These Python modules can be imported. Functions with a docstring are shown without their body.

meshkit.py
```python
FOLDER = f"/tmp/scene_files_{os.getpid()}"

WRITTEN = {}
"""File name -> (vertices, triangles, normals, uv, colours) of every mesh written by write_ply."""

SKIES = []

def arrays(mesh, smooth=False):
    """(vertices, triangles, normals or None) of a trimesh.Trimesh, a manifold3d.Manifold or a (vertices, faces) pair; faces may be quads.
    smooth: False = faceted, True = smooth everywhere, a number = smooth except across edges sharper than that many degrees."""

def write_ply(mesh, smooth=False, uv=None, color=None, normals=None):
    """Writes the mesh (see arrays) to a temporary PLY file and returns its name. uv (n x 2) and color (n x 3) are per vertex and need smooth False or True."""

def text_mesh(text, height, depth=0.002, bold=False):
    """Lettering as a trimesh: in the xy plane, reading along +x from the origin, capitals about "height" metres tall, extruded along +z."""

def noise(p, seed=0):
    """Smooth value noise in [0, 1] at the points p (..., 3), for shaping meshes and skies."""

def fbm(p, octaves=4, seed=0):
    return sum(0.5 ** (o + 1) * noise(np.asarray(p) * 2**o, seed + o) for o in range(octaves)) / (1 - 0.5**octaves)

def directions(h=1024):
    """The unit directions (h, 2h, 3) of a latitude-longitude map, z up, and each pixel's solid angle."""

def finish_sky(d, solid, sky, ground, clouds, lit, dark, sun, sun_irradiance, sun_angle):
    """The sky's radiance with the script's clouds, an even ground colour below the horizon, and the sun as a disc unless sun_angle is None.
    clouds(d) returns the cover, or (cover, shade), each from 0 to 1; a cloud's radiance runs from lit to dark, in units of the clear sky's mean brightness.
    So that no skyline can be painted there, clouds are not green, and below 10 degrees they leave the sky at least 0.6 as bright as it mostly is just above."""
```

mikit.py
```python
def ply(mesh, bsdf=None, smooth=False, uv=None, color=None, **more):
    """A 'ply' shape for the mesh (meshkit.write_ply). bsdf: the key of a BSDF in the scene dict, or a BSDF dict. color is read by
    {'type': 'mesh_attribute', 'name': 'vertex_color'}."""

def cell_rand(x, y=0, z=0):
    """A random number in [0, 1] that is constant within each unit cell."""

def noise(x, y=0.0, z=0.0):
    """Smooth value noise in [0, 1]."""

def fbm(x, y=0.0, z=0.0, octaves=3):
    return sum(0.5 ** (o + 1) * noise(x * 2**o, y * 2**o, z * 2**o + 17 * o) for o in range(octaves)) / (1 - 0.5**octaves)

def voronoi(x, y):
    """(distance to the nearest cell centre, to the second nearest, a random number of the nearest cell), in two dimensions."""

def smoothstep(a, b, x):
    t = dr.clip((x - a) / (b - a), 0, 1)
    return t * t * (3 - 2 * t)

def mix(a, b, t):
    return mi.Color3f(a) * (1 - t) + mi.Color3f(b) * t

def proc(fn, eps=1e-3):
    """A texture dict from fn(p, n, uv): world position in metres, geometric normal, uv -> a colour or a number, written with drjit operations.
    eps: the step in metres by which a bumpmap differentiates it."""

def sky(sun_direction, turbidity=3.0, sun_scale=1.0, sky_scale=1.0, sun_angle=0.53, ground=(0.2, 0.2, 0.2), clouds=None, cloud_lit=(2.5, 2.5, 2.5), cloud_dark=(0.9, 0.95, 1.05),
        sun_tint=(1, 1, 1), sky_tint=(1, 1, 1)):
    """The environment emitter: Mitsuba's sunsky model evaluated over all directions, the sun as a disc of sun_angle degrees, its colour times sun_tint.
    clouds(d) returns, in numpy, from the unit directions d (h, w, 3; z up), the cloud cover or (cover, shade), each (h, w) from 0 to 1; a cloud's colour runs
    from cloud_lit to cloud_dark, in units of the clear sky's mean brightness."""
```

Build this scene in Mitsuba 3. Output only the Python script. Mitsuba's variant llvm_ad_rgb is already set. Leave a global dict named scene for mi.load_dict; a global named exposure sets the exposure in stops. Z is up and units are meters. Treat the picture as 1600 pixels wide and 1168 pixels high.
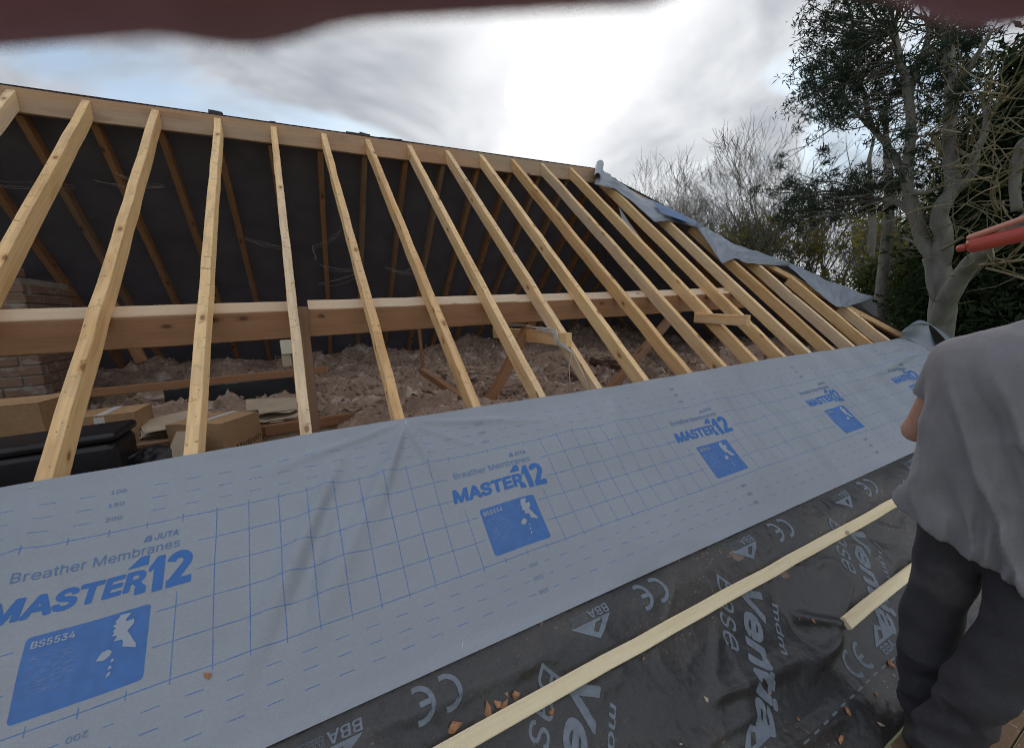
import math, random
import numpy as np, trimesh, manifold3d
import drjit as dr
import mitsuba as mi
import mikit, meshkit
from mikit import noise, fbm, voronoi, cell_rand, smoothstep, mix
from shapely.geometry import Polygon, box as sbox

# ------------------------------------------------------------------ camera, sky, exposure
T = mi.ScalarTransform4f
EYE = [0.455, -1.755, 4.583]
FWD, DOWN = np.array([0.44722, 0.87992, -0.15863]), np.array([-0.11444, -0.11958, -0.98621])
scene, labels = {}, {}
scene['camera'] = {
    'type': 'thinlens', 'fov': 103.46, 'fov_axis': 'x', 'near_clip': 0.004, 'far_clip': 9000.0,
    'aperture_radius': 0.0011, 'focus_distance': 3.2,
    'to_world': T().look_at(origin=EYE, target=(np.array(EYE) + FWD).tolist(), up=(-DOWN).tolist())}
exposure = 2.15
SUN = np.array([0.512, 0.748, 0.422]); SUN = SUN / np.linalg.norm(SUN)


def clouds(d):
    # a broken sheet of high cloud, thin and bright in front of the sun, greyer away from it
    z = np.maximum(d[..., 2], 0.0) + 0.30
    p = np.stack([d[..., 0] / z, d[..., 1] / z, 0 * z], -1)
    w = np.stack([meshkit.fbm(p * 1.1 + 7, 3, 3), meshkit.fbm(p * 1.1 + 31, 3, 5), 0 * z], -1)
    a = meshkit.fbm(p * 1.3 + w * 1.6, 4, 11)
    b = meshkit.fbm(p * 4.6 + w * 3.0 + 9, 5, 23)
    c = meshkit.fbm(p * np.array([1.4, 2.2, 1]) + w * 1.4 + 3, 4, 37)
    streak = meshkit.fbm(np.stack([p[..., 0] * 2.0 + p[..., 1] * 1.0, (p[..., 1] - p[..., 0] * .5) * 7.0, 0 * z], -1) + w * 2.6, 5, 51)
    near = np.arccos(np.clip(d @ SUN, -1, 1))
    glow = np.exp(-(near / 0.36) ** 2)
    core = np.exp(-(near / 0.19) ** 2)
    shade = 0.60 - 0.40 * glow - 0.42 * core + 1.05 * (a - 0.5) + 1.25 * (b - 0.5) * (1 - 0.55 * core) + 0.28 * (streak - 0.5) * (1 - core)
    cover = np.clip(1.0 + 2 * core - 3.4 * np.maximum(0, 0.515 - c - 0.55 * (b - .5)), 0.35, 1)
    return cover, np.clip(shade, 0, 1)


scene['sky'] = mikit.sky(SUN.tolist(), turbidity=3.0, sky_scale=1.5, sun_scale=0.05, sun_angle=12.0, ground=(0.12, 0.13, 0.09),
                         clouds=clouds, cloud_lit=(2.22, 2.24, 2.27), cloud_dark=(0.76, 0.83, 0.94), sky_tint=(1.0, 1.0, 1.0))

# ------------------------------------------------------------------ helpers
RNG = np.random.default_rng(7)
PITCH = math.radians(42.5)
C, S = math.cos(PITCH), math.sin(PITCH)
RX, RY, RZ = np.array([1, 0, 0.0]), np.array([0, C, S]), np.array([0, -S, C])
EZ = np.array([0, 0, 1.0])
EAVE_O = np.array([0, 0, 3.9])
RIDGE_Y, RIDGE_Z = 2.595, 6.278
count = {}


def PW(X, Y, Z=0.0):
    """Roof coordinates (along the eave, up the slope, out of the roof) to world."""
    X, Y, Z = np.broadcast_arrays(np.asarray(X, float), np.asarray(Y, float), np.asarray(Z, float))
    return X[..., None] * RX + Y[..., None] * RY + Z[..., None] * RZ + EAVE_O


def rear(X, y, off=0.0):
    """A point of the rear slope at plan position (X, y), off metres out of it."""
    return np.array([X, y, RIDGE_Z - (y - RIDGE_Y) * math.tan(PITCH)]) + off * np.array([0, S, C])


def key_for(name):
    count[name] = count.get(name, 0) + 1
    return name if count[name] == 1 else f'{name}_{count[name] - 1:03d}'


def obj(name, mesh, bsdf, parent=None, smooth=False, uv=None, color=None, **lab):
    key = key_for((parent + '__' + name) if parent else name)
    scene[key] = mikit.ply(mesh, bsdf, smooth=smooth, uv=uv, color=color)
    if lab:
        labels[key] = lab
    return key


def thing(name, label, category, group=None):
    key = key_for(name)
    labels[key] = {'label': label, 'category': category}
    if group:
        labels[key]['group'] = group
    return key


def unit(v):
    v = np.asarray(v, float)
    return v / np.linalg.norm(v)


BEAM_ID = [0]


def beam(p0, p1, w, h, up, segs=8, wob=0.0015, ch=0.003, seed=None):
    """A sawn timber from p0 to p1 (centre line of its top face... the section hangs below 'up'). Returns (mesh, uv)."""
    p0, p1 = np.asarray(p0, float), np.asarray(p1, float)
    L = np.linalg.norm(p1 - p0)
    d = (p1 - p0) / L
    side = unit(np.cross(d, up))
    up = np.cross(side, d)
    a, b = w / 2, h
    prof = np.array([[-a + ch, 0], [a - ch, 0], [a, -ch], [a, -b + ch], [a - ch, -b], [-a + ch, -b], [-a, -b + ch], [-a, -ch]])
    per = np.r_[0, np.cumsum(np.linalg.norm(np.diff(np.vstack([prof, prof[:1]]), axis=0), axis=1))]
    prof = np.vstack([prof, prof[:1]])
    BEAM_ID[0] += 1
    r = np.random.default_rng(BEAM_ID[0] if seed is None else seed)
    n = len(prof)
    V, UV, F = [], [], []
    t = np.linspace(0, 1, segs + 1)
    ox, oz = r.normal(0, wob, segs + 1), r.normal(0, wob, segs + 1)
    for i, k in enumerate(t):
        c = p0 + d * L * k + side * ox[i] + up * oz[i]
        V.append(c + prof[:, :1] * side + prof[:, 1:] * up)
        UV.append(np.c_[np.full(n, BEAM_ID[0] * 40.0 + L * k), per])
    V, UV = np.vstack(V), np.vstack(UV)
    for i in range(segs):
        for j in range(n - 1):
            q = [i * n + j, i * n + j + 1, (i + 1) * n + j + 1, (i + 1) * n + j]
            F += [[q[0], q[1], q[2]], [q[0], q[2], q[3]]]
    nv = len(V)
    caps, cuv = [], []
    for i, flip in ((0, 1), (segs, 0)):
        ring = V[i * n:(i * n) + n - 1]
        base = nv + sum(map(len, caps))
        caps.append(ring)
        cuv.append(np.c_[np.full(n - 1, BEAM_ID[0] * 40.0 + 30), np.full(n - 1, 3.0)] + prof[:-1] * 1.0)
        for j in range(1, n - 2):
            F.append([base, base + j, base + j + 1] if not flip else [base, base + j + 1, base + j])
    V, UV = np.vstack([V] + caps), np.vstack([UV] + cuv)
    F = np.array(F)
    m = trimesh.Trimesh(V, F, process=False)
    if m.volume < 0:
        F = F[:, ::-1]
    return (V, F), UV


def add_beam(name, p0, p1, w, h, up, bsdf, parent, segs=8, wob=0.0015, **lab):
    m, uv = beam(p0, p1, w, h, up, segs, wob)
    return obj(name, m, bsdf, parent, uv=uv, **lab)


def sheet(fn, u, v):
    """A grid mesh from fn(U, V) -> points; returns (vertices, faces), uv."""
    U, V = np.meshgrid(u, v, indexing='ij')
    P = fn(U, V).reshape(-1, 3)
    nu, nv = len(u), len(v)
    i, j = np.meshgrid(np.arange(nu - 1), np.arange(nv - 1), indexing='ij')
    a = (i * nv + j).ravel()
    F = np.vstack([np.c_[a, a + nv, a + nv + 1], np.c_[a, a + nv + 1, a + 1]])
    return (P, F), np.c_[U.ravel(), V.ravel()]


def rbox(size, r=0.004):
    """A box with rounded edges, centred."""
    s = np.asarray(size, float) / 2 - r
    sp = manifold3d.Manifold.sphere(r, 8)
    pts = [sp.translate([x, y, z]) for x in (-s[0], s[0]) for y in (-s[1], s[1]) for z in (-s[2], s[2])]
    m = manifold3d.Manifold.batch_hull(pts).to_mesh()
    return trimesh.Trimesh(m.vert_properties[:, :3], m.tri_verts, process=False)


def moved(m, loc=(0, 0, 0), rz=0.0, rx=0.0, ry=0.0):
    m = m.copy()
    M = trimesh.transformations.euler_matrix(rx, ry, rz, 'sxyz')
    M[:3, 3] = loc
    m.apply_transform(M)
    return m


def tube(pts, rad, k=6):
    pts = np.asarray(pts, float)
    rad = np.broadcast_to(np.asarray(rad, float), len(pts))
    d = np.gradient(pts, axis=0)
    d /= np.maximum(np.linalg.norm(d, axis=1, keepdims=True), 1e-9)
    a = np.cross(d[0], [0.31, 0.2, 0.93])
    a /= np.linalg.norm(a)
    ang = np.arange(k) * 2 * np.pi / k
    V = []
    for p, t, r in zip(pts, d, rad):
        a = a - t * (a @ t)
        a /= np.linalg.norm(a)
        b = np.cross(t, a)
        V.append(p + r * (np.cos(ang)[:, None] * a + np.sin(ang)[:, None] * b))
    n = len(pts)
    V = np.vstack(V + [pts[:1], pts[-1:]])
    F = []
    for i in range(n - 1):
        for j in range(k):
            q = [i * k + j, i * k + (j + 1) % k, (i + 1) * k + (j + 1) % k, (i + 1) * k + j]
            F += [[q[0], q[1], q[2]], [q[0], q[2], q[3]]]
    for j in range(k):
        F += [[n * k, (j + 1) % k, j], [n * k + 1, (n - 1) * k + j, (n - 1) * k + (j + 1) % k]]
    return V, np.array(F)


def join(parts):
    V, F, at = [], [], 0
    for v, f in parts:
        V.append(v)
        F.append(np.asarray(f) + at)
        at += len(v)
    return np.vstack(V), np.vstack(F)


def surface_nets(f, h, lo):
    """Triangles of the zero level of the sampled field f (inside negative)."""
    nx, ny, nz = f.shape
    ins = f < 0
    corners = [(a, b, c) for a in (0, 1) for b in (0, 1) for c in (0, 1)]
    sl = lambda g, o: g[o[0]:nx - 1 + o[0], o[1]:ny - 1 + o[1], o[2]:nz - 1 + o[2]]
    cnt = sum(sl(ins, o).astype(int) for o in corners)
    act = (cnt > 0) & (cnt < 8)
    acc, num = np.zeros(act.shape + (3,)), np.zeros(act.shape)
    for o in corners:
        for ax in range(3):
            if o[ax] == 0:
                o2 = list(o)
                o2[ax] = 1
                fa, fb = sl(f, o), sl(f, o2)
                x = (fa < 0) != (fb < 0)
                t = np.where(x, fa / np.where(x, fa - fb, 1), 0)
                p = np.zeros(act.shape + (3,)) + np.array(o, float)
                p[..., ax] = t
                acc += p * x[..., None]
                num += x
    idx = -np.ones(act.shape, int)
    idx[act] = np.arange(act.sum())
    cells = np.argwhere(act)
    V = (cells + acc[act] / num[act][:, None]) * h + np.asarray(lo)
    F = []
    for ax in range(3):
        o1, o2 = [(1, 2), (2, 0), (0, 1)][ax]
        sa = [slice(1, nx - 1), slice(1, ny - 1), slice(1, nz - 1)]
        sa[ax] = slice(0, (nx, ny, nz)[ax] - 1)
        sb = list(sa)
        sb[ax] = slice(1, (nx, ny, nz)[ax])
        a, b = ins[tuple(sa)], ins[tuple(sb)]
        e = np.argwhere(a != b)
        if not len(e):
            continue
        e = e + np.array([s_.start for s_ in sa])
        flip = ~ins[tuple(e.T)]
        q = []
        for d1, d2 in ((1, 1), (0, 1), (0, 0), (1, 0)):
            c = e.copy()
            c[:, o1] -= d1
            c[:, o2] -= d2
            q.append(idx[tuple(c.T)])
        q = np.stack(q, 1)
        q[flip] = q[flip][:, ::-1]
        q = q[(q >= 0).all(1)]
        F += [q[:, [0, 1, 2]], q[:, [0, 2, 3]]]
    F = np.vstack(F)
    m = trimesh.Trimesh(V, F, process=False)
    if m.volume < 0:
        F = F[:, ::-1]
    return V, F


def smin(a, b, k):
    h = np.clip(0.5 + 0.5 * (b - a) / k, 0, 1)
    return b * (1 - h) + a * h - k * h * (1 - h)


def cone_sdf(P, a, b, ra, rb, sq=None):
    """Distance to a tapered capsule; sq = (axis, factor) flattens it along an axis."""
    a, b = np.asarray(a, float), np.asarray(b, float)
    if sq is not None:
        ax, fac = unit(sq[0]), sq[1]
        f = lambda X: X + (X @ ax)[..., None] * ax * (fac - 1)
        P, a, b = f(P), f(a[None])[0], f(b[None])[0]
    d = b - a
    t = np.clip(((P - a) @ d) / max(d @ d, 1e-12), 0, 1)
    return np.linalg.norm(P - a - t[..., None] * d, axis=-1) - (ra + (rb - ra) * t)


def sdf_mesh(fn, lo, hi, h):
    lo, hi = np.asarray(lo, float), np.asarray(hi, float)
    n = np.ceil((hi - lo) / h).astype(int) + 1
    g = np.stack(np.meshgrid(*[lo[i] + h * np.arange(n[i]) for i in range(3)], indexing='ij'), -1)
    return surface_nets(fn(g), h, lo)


def chain(P, segs, k):
    f = None
    for s_ in segs:
        d = cone_sdf(P, *s_)
        f = d if f is None else smin(f, d, k)
    return f


def leaves(centres, size, rng, aspect=0.5, up=0.0):
    """One small folded leaf (two triangles) at each centre."""
    n = len(centres)
    a = rng.normal(size=(n, 3))
    a[:, 2] += up
    a /= np.linalg.norm(a, axis=1, keepdims=True)
    b = np.cross(a, rng.normal(size=(n, 3)))
    b /= np.linalg.norm(b, axis=1, keepdims=True)
    s_ = size * rng.uniform(0.6, 1.4, (n, 1))
    fold = np.cross(a, b) * s_ * 0.15
    V = np.stack([centres - a * s_, centres + b * s_ * aspect + fold, centres + a * s_, centres - b * s_ * aspect + fold], 1).reshape(-1, 3)
    i = np.arange(n)[:, None] * 4
    return V, np.vstack([i + [0, 1, 2], i + [0, 2, 3]])


# ------------------------------------------------------------------ materials
def vn2(x, y):
    """Smooth value noise in two dimensions (cheaper than mikit.noise)."""
    x, y = mi.Float(x), mi.Float(y)
    i, j = dr.floor(x), dr.floor(y)
    s_, t = x - i, y - j
    s_, t = s_ * s_ * (3 - 2 * s_), t * t * (3 - 2 * t)
    return dr.lerp(dr.lerp(cell_rand(i, j), cell_rand(i + 1, j), s_), dr.lerp(cell_rand(i, j + 1), cell_rand(i + 1, j + 1), s_), t)


def vf2(x, y, octaves=3):
    return sum(0.5 ** (o + 1) * vn2(x * 2 ** o + 17 * o, y * 2 ** o) for o in range(octaves)) / (1 - 0.5 ** octaves)


def rgb(*v):
    return {'type': 'rgb', 'value': list(v)}


def principled(color, rough=0.7, **k):
    return {'type': 'twosided', 'bsdf': {'type': 'principled', 'base_color': color if isinstance(color, dict) else rgb(*color), 'roughness': rough, **k}}


def timber(light, dark, marks, knots=0.8, sat=1.0):
    def fn(p, n, uv):
        u, v = uv[0], uv[1]
        bid = dr.floor(u / 40.0)
        uu = u - bid * 40.0
        rnd = cell_rand(bid, 3)
        warp = vf2(uu * 1.1 + bid * 7.3, v * 5.0, 2) - 0.5
        rings = vn2(uu * 0.8 + bid * 3.1, (v + warp * 0.05) * 130.0)
        fine = vn2(uu * 9.0, v * 620.0)
        t = 0.10 + 0.28 * rings + 0.16 * fine + 0.55 * (rnd - 0.5) + 0.34 * (vf2(uu * 3.1 + bid, v * 22, 3) - 0.4)
        # knots
        d1, d2, kr = voronoi(uu * 7.5 + bid * 5.7, v * 15.0)
        knot = smoothstep(0.19, 0.10, d1) * dr.select(kr > knots, 1.0, 0.0)
        halo = smoothstep(0.40, 0.15, d1) * dr.select(kr > knots, 0.7, 0.0)
        stain = smoothstep(0.56, 0.74, vf2(uu * 2.3 + bid * 11, v * 13, 3))
        c = mix(light, dark, dr.clip(t + halo * 0.6 + stain * 0.28, 0, 1))
        c = mix(c, mi.Color3f(0.46, 0.37, 0.29) * mi.luminance(c) / 0.38, 0.55 * smoothstep(0.35, 0.9, cell_rand(bid, 8)) * smoothstep(0.3, 0.7, vf2(uu * 0.9 + bid * 3, v * 7, 2)))
        c = mix(c, mi.Color3f(dark) * 0.34, knot * 0.8)
        if marks > 0:
            # nail holes and saw nicks where old battens crossed the top edge, about every ten centimetres
            row = uu * 9.6 + 0.25 * vn2(uu * 3.0, bid)
            k = dr.floor(row)
            at = 0.5 + 0.6 * (cell_rand(k, bid, 5) - 0.5)
            slant = (v - 0.02) * (cell_rand(k, bid, 9) - 0.5) * 9.0
            x = dr.abs(row - k - at + slant + 0.16 * (vn2(v * 190, k + bid * 31) - 0.5))
            thin = 0.018 + 0.085 * cell_rand(k, bid, 6) * cell_rand(k, bid, 15)
            top = dr.select(v < 0.056, 1.0, 0.0)
            ends = smoothstep(0.42, 0.62, vn2(v * 55 + k * 17, bid * 3)) * top
            line = smoothstep(thin, thin * 0.35, x) * ends
            # a nail hole or two in most rows
            hx, hy = (row - k - cell_rand(k, bid, 12)) / 9.6, v - 0.006 - 0.036 * cell_rand(k, bid, 13)
            hole = smoothstep(0.0034, 0.0020, dr.sqrt(hx * hx + hy * hy)) * top
            rub = smoothstep(0.5, 0.8, vn2(row, v * 60 + bid)) * 0.22 * top
            c = mix(c, mi.Color3f(0.055, 0.042, 0.035), dr.clip(line * (0.25 + 0.55 * cell_rand(k, bid, 16)) * marks + hole * 0.85, 0, 1))
            c = mix(c, mi.Color3f(0.30, 0.23, 0.17), rub)
        # pale end grain
        return c
    return fn


pine_fn = timber((0.86, 0.59, 0.31), (0.52, 0.265, 0.10), 1.0, 0.935)
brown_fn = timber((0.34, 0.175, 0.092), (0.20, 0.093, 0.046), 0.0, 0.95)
pale_fn = timber((0.66, 0.50, 0.35), (0.48, 0.33, 0.205), 0.0, 0.95)
batten_fn = timber((0.88, 0.76, 0.54), (0.70, 0.56, 0.35), 0.0, 0.95)
ridge_fn = timber((0.58, 0.36, 0.225), (0.38, 0.205, 0.12), 0.0, 0.96)
grainbump = mikit.proc(lambda p, n, uv: vn2(uv[0] * 14.0, uv[1] * 480.0), 0.0012)


def bumped(inner, tex, scale):
    return {'type': 'twosided', 'bsdf': {'type': 'bumpmap', 'arbitrary': tex, 'scale': scale, 'bsdf': inner}}


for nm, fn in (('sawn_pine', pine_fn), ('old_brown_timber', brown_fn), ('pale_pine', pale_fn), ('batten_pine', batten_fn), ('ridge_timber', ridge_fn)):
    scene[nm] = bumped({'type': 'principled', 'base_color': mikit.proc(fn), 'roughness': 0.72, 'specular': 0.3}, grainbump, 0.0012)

PER, SQ = 1.386, 0.099
BLUE = (0.035, 0.125, 0.36)


def box_mask(x, y, x0, x1, y0, y1, e=0.0006):
    return smoothstep(x0 - e, x0 + e, x) * smoothstep(x1 + e, x1 - e, x) * smoothstep(y0 - e, y0 + e, y) * smoothstep(y1 + e, y1 - e, y)


def membrane_fn(p, n, uv):
    X, Y = uv[0], uv[1]
    x = X + 0.43 - dr.floor((X + 0.43) / PER) * PER - 0.43           # within one printed repeat, -0.43 .. 0.956
    fib = vn2(X * 420, Y * 420) * 0.5 + 0.5 * vn2(X * 130 + 9, Y * 900)
    blot = vf2(X * 2.2, Y * 2.6, 3)
    base = mix((0.235, 0.256, 0.299), (0.292, 0.317, 0.367), fib) * (0.93 + 0.14 * blot)
    gx = dr.abs(x / SQ - dr.round(x / SQ)) * SQ
    gy = dr.abs(Y * 10 - dr.round(Y * 10)) * 0.1
    wx = 0.0012 + 0.0004 * vn2(X * 40, Y * 40)
    inside = smoothstep(-0.5135, -0.5115, Y) * smoothstep(0.0125, 0.0105, Y)
    v = smoothstep(wx + 0.0006, wx - 0.0005, gx) * inside
    hrow = smoothstep(wx + 0.0006, wx - 0.0005, gy) * dr.select((Y > -0.505) & (Y < 0.005), 1.0, 0.0)
    tick = dr.select((Y > -0.014) | (Y < -0.487), 1.0, 0.0)
    txt = dr.select((x < 0.048) & (x > -0.431) & (Y < -0.02) & (Y > -0.256), 1.0, 0.0)
    sq = dr.select((x > -0.352) & (x < -0.05) & (Y < -0.25) & (Y > -0.486), 1.0, 0.0)
    vblank = dr.select((x > -0.36) & (x < -0.05), 1.0, 0.0) * (1 - tick)
    ink = dr.maximum(v * (1 - dr.maximum(txt, vblank)), hrow * (1 - dr.maximum(txt, sq)))
    # overlap dashes at 100, 150 and 200 mm from each edge
    for ys, ph in (((0.15, 0.10, 0.05), -0.393), ((-0.555, -0.605, -0.657), -0.358)):
        du = (x - ph) / SQ
        k = dr.floor(du)
        w = (du - k) * SQ
        gap = dr.select((x > -0.225) & (x < -0.14), 0.0, 1.0)
        for yy in ys:
            dd = dr.abs(Y - yy)
            ink = dr.maximum(ink, smoothstep(0.0017, 0.0008, dd) * smoothstep(0.0435, 0.042, w) * gap)
    worn = 0.80 + 0.20 * smoothstep(0.2, 0.6, vn2(X * 55, Y * 55))
    c = mix(base, BLUE, ink * worn * 0.92)
    # printed blue panel with rounded corners
    bx, by, hw, hh, r = -0.199, -0.372, 0.136, 0.1025, 0.012
    qx, qy = dr.maximum(dr.abs(x - bx) - hw + r, 0), dr.maximum(dr.abs(Y - by) - hh + r, 0)
    pan = smoothstep(0.0008, -0.0008, dr.sqrt(qx * qx + qy * qy) - r)
    faint = smoothstep(0.55, 0.75, vn2(x * 90, Y * 700)) * box_mask(x, Y, -0.32, -0.22, -0.42, -0.32, 0.01) * 0.22
    c = mix(c, mi.Color3f(0.032, 0.125, 0.37) * (0.92 + 0.16 * vn2(X * 60, Y * 60)), pan * (0.96 - faint))
    return c


scene['grey_membrane'] = {'type': 'twosided', 'bsdf': {'type': 'principled', 'base_color': mikit.proc(membrane_fn), 'roughness': 0.44, 'specular': 0.5}}


def greysheet_fn(p, n, uv):
    fib = noise(p.x * 300, p.y * 300, p.z * 300)
    return mix((0.155, 0.176, 0.215), (0.205, 0.231, 0.280), fib) * (0.92 + 0.16 * fbm(p.x * 6, p.y * 6, p.z * 6, 3))


scene['grey_sheet'] = principled(mikit.proc(greysheet_fn), 0.38, specular=0.6)
scene['blue_ink'] = principled((0.035, 0.13, 0.38), 0.6)
scene['pale_ink'] = principled((0.10, 0.17, 0.33), 0.65)
scene['membrane_grey_ink'] = principled((0.30, 0.33, 0.40), 0.62)


def felt_fn(p, n, uv):
    X, Y = uv[0], uv[1]
    fib = vn2(X * 260, Y * 260)
    dirt = smoothstep(0.50, 0.78, vf2(X * 3.1 + 3, Y * 4.3, 4))
    specks = smoothstep(0.88, 0.95, vn2(X * 110, Y * 110)) * dirt
    c = mix((0.021, 0.020, 0.023), (0.037, 0.036, 0.040), fib)
    c = mix(c, mi.Color3f(0.11, 0.09, 0.075), dirt * 0.34 * (0.5 + 0.5 * vn2(X * 30, Y * 30)))
    d1, d2, r = voronoi(X * 9.0, Y * 9.0)
    blotch = smoothstep(0.30, 0.22, d1 + 0.25 * (vn2(X * 60, Y * 60) - 0.5)) * dr.select(r > 0.985, 1.0, 0.0)
    c = mix(c, mi.Color3f(0.26, 0.16, 0.09), blotch * 0.6)
    c = mix(c, mi.Color3f(0.28, 0.20, 0.14), specks * 0.8)
    dash = (X * 14.0 - dr.floor(X * 14.0))
    line = smoothstep(0.0035, 0.002, dr.abs(Y + 1.456)) * smoothstep(0.5, 0.47, dash)
    return mix(c, mi.Color3f(0.16, 0.18, 0.21), line * 0.8)


scene['black_underlay'] = bumped({'type': 'principled', 'base_color': mikit.proc(felt_fn), 'roughness': 0.40, 'specular': 0.6},
                                 mikit.proc(lambda p, n, uv: vf2(uv[0] * 38, uv[1] * 38, 2), 0.004), 0.004)
scene['underlay_ink'] = principled(mikit.proc(lambda p, n, uv: mix((0.125, 0.15, 0.19), (0.175, 0.205, 0.25), noise(p.x * 70, p.y * 70, p.z * 70))), 0.55)
scene['old_felt'] = {'type': 'principledthin', 'base_color': mikit.proc(lambda p, n, uv: mix((0.070, 0.062, 0.072), (0.115, 0.103, 0.116), fbm(p.x * 5, p.y * 5, p.z * 5, 3))), 'roughness': 0.8, 'diff_trans': 0.16, 'spec_trans': 0.0}  # translucency added to lift the dark loft like lens haze; real felt is opaque


def brick_fn(p, n, uv):
    r = fbm(p.x * 9, p.y * 9, p.z * 13, 4)
    lime = smoothstep(0.55, 0.72, fbm(p.x * 14 + 5, p.y * 14, p.z * 22, 4))
    return mix(mix((0.145, 0.085, 0.062), (0.23, 0.145, 0.108), r), (0.29, 0.26, 0.225), lime * 0.6)


scene['brick'] = principled(mikit.proc(brick_fn), 0.9)
scene['mortar'] = principled(mikit.proc(lambda p, n, uv: mix((0.20, 0.175, 0.15), (0.30, 0.27, 0.235), fbm(p.x * 20, p.y * 20, p.z * 20))), 0.95)


def wool_fn(p, n, uv):
    a = fbm(p.x * 5.5, p.y * 5.5, p.z * 9, 4)
    b = noise(p.x * 60, p.y * 60, p.z * 90)
    pale = smoothstep(0.60, 0.74, fbm(p.x * 9 + 4, p.y * 9, p.z * 9, 3))
    c = mix((0.23, 0.160, 0.122), (0.41, 0.300, 0.235), a)
    c = mix(c, (0.52, 0.44, 0.39), pale * 0.75)
    return c * (0.72 + 0.5 * b)


scene['mineral_wool'] = principled(mikit.proc(wool_fn), 1.0, specular=0.1)
scene['loft_board'] = principled(mikit.proc(lambda p, n, uv: mix((0.16, 0.11, 0.075), (0.24, 0.17, 0.12), fbm(p.x * 3, p.y * 30, 1))), 0.9)


def card_fn(p, n, uv):
    f = noise(p.x * 90, p.y * 90, p.z * 90)
    return mix((0.34, 0.205, 0.105), (0.40, 0.25, 0.135), f) * (0.88 + 0.24 * fbm(p.x * 7, p.y * 7, p.z * 7, 3))


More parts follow.
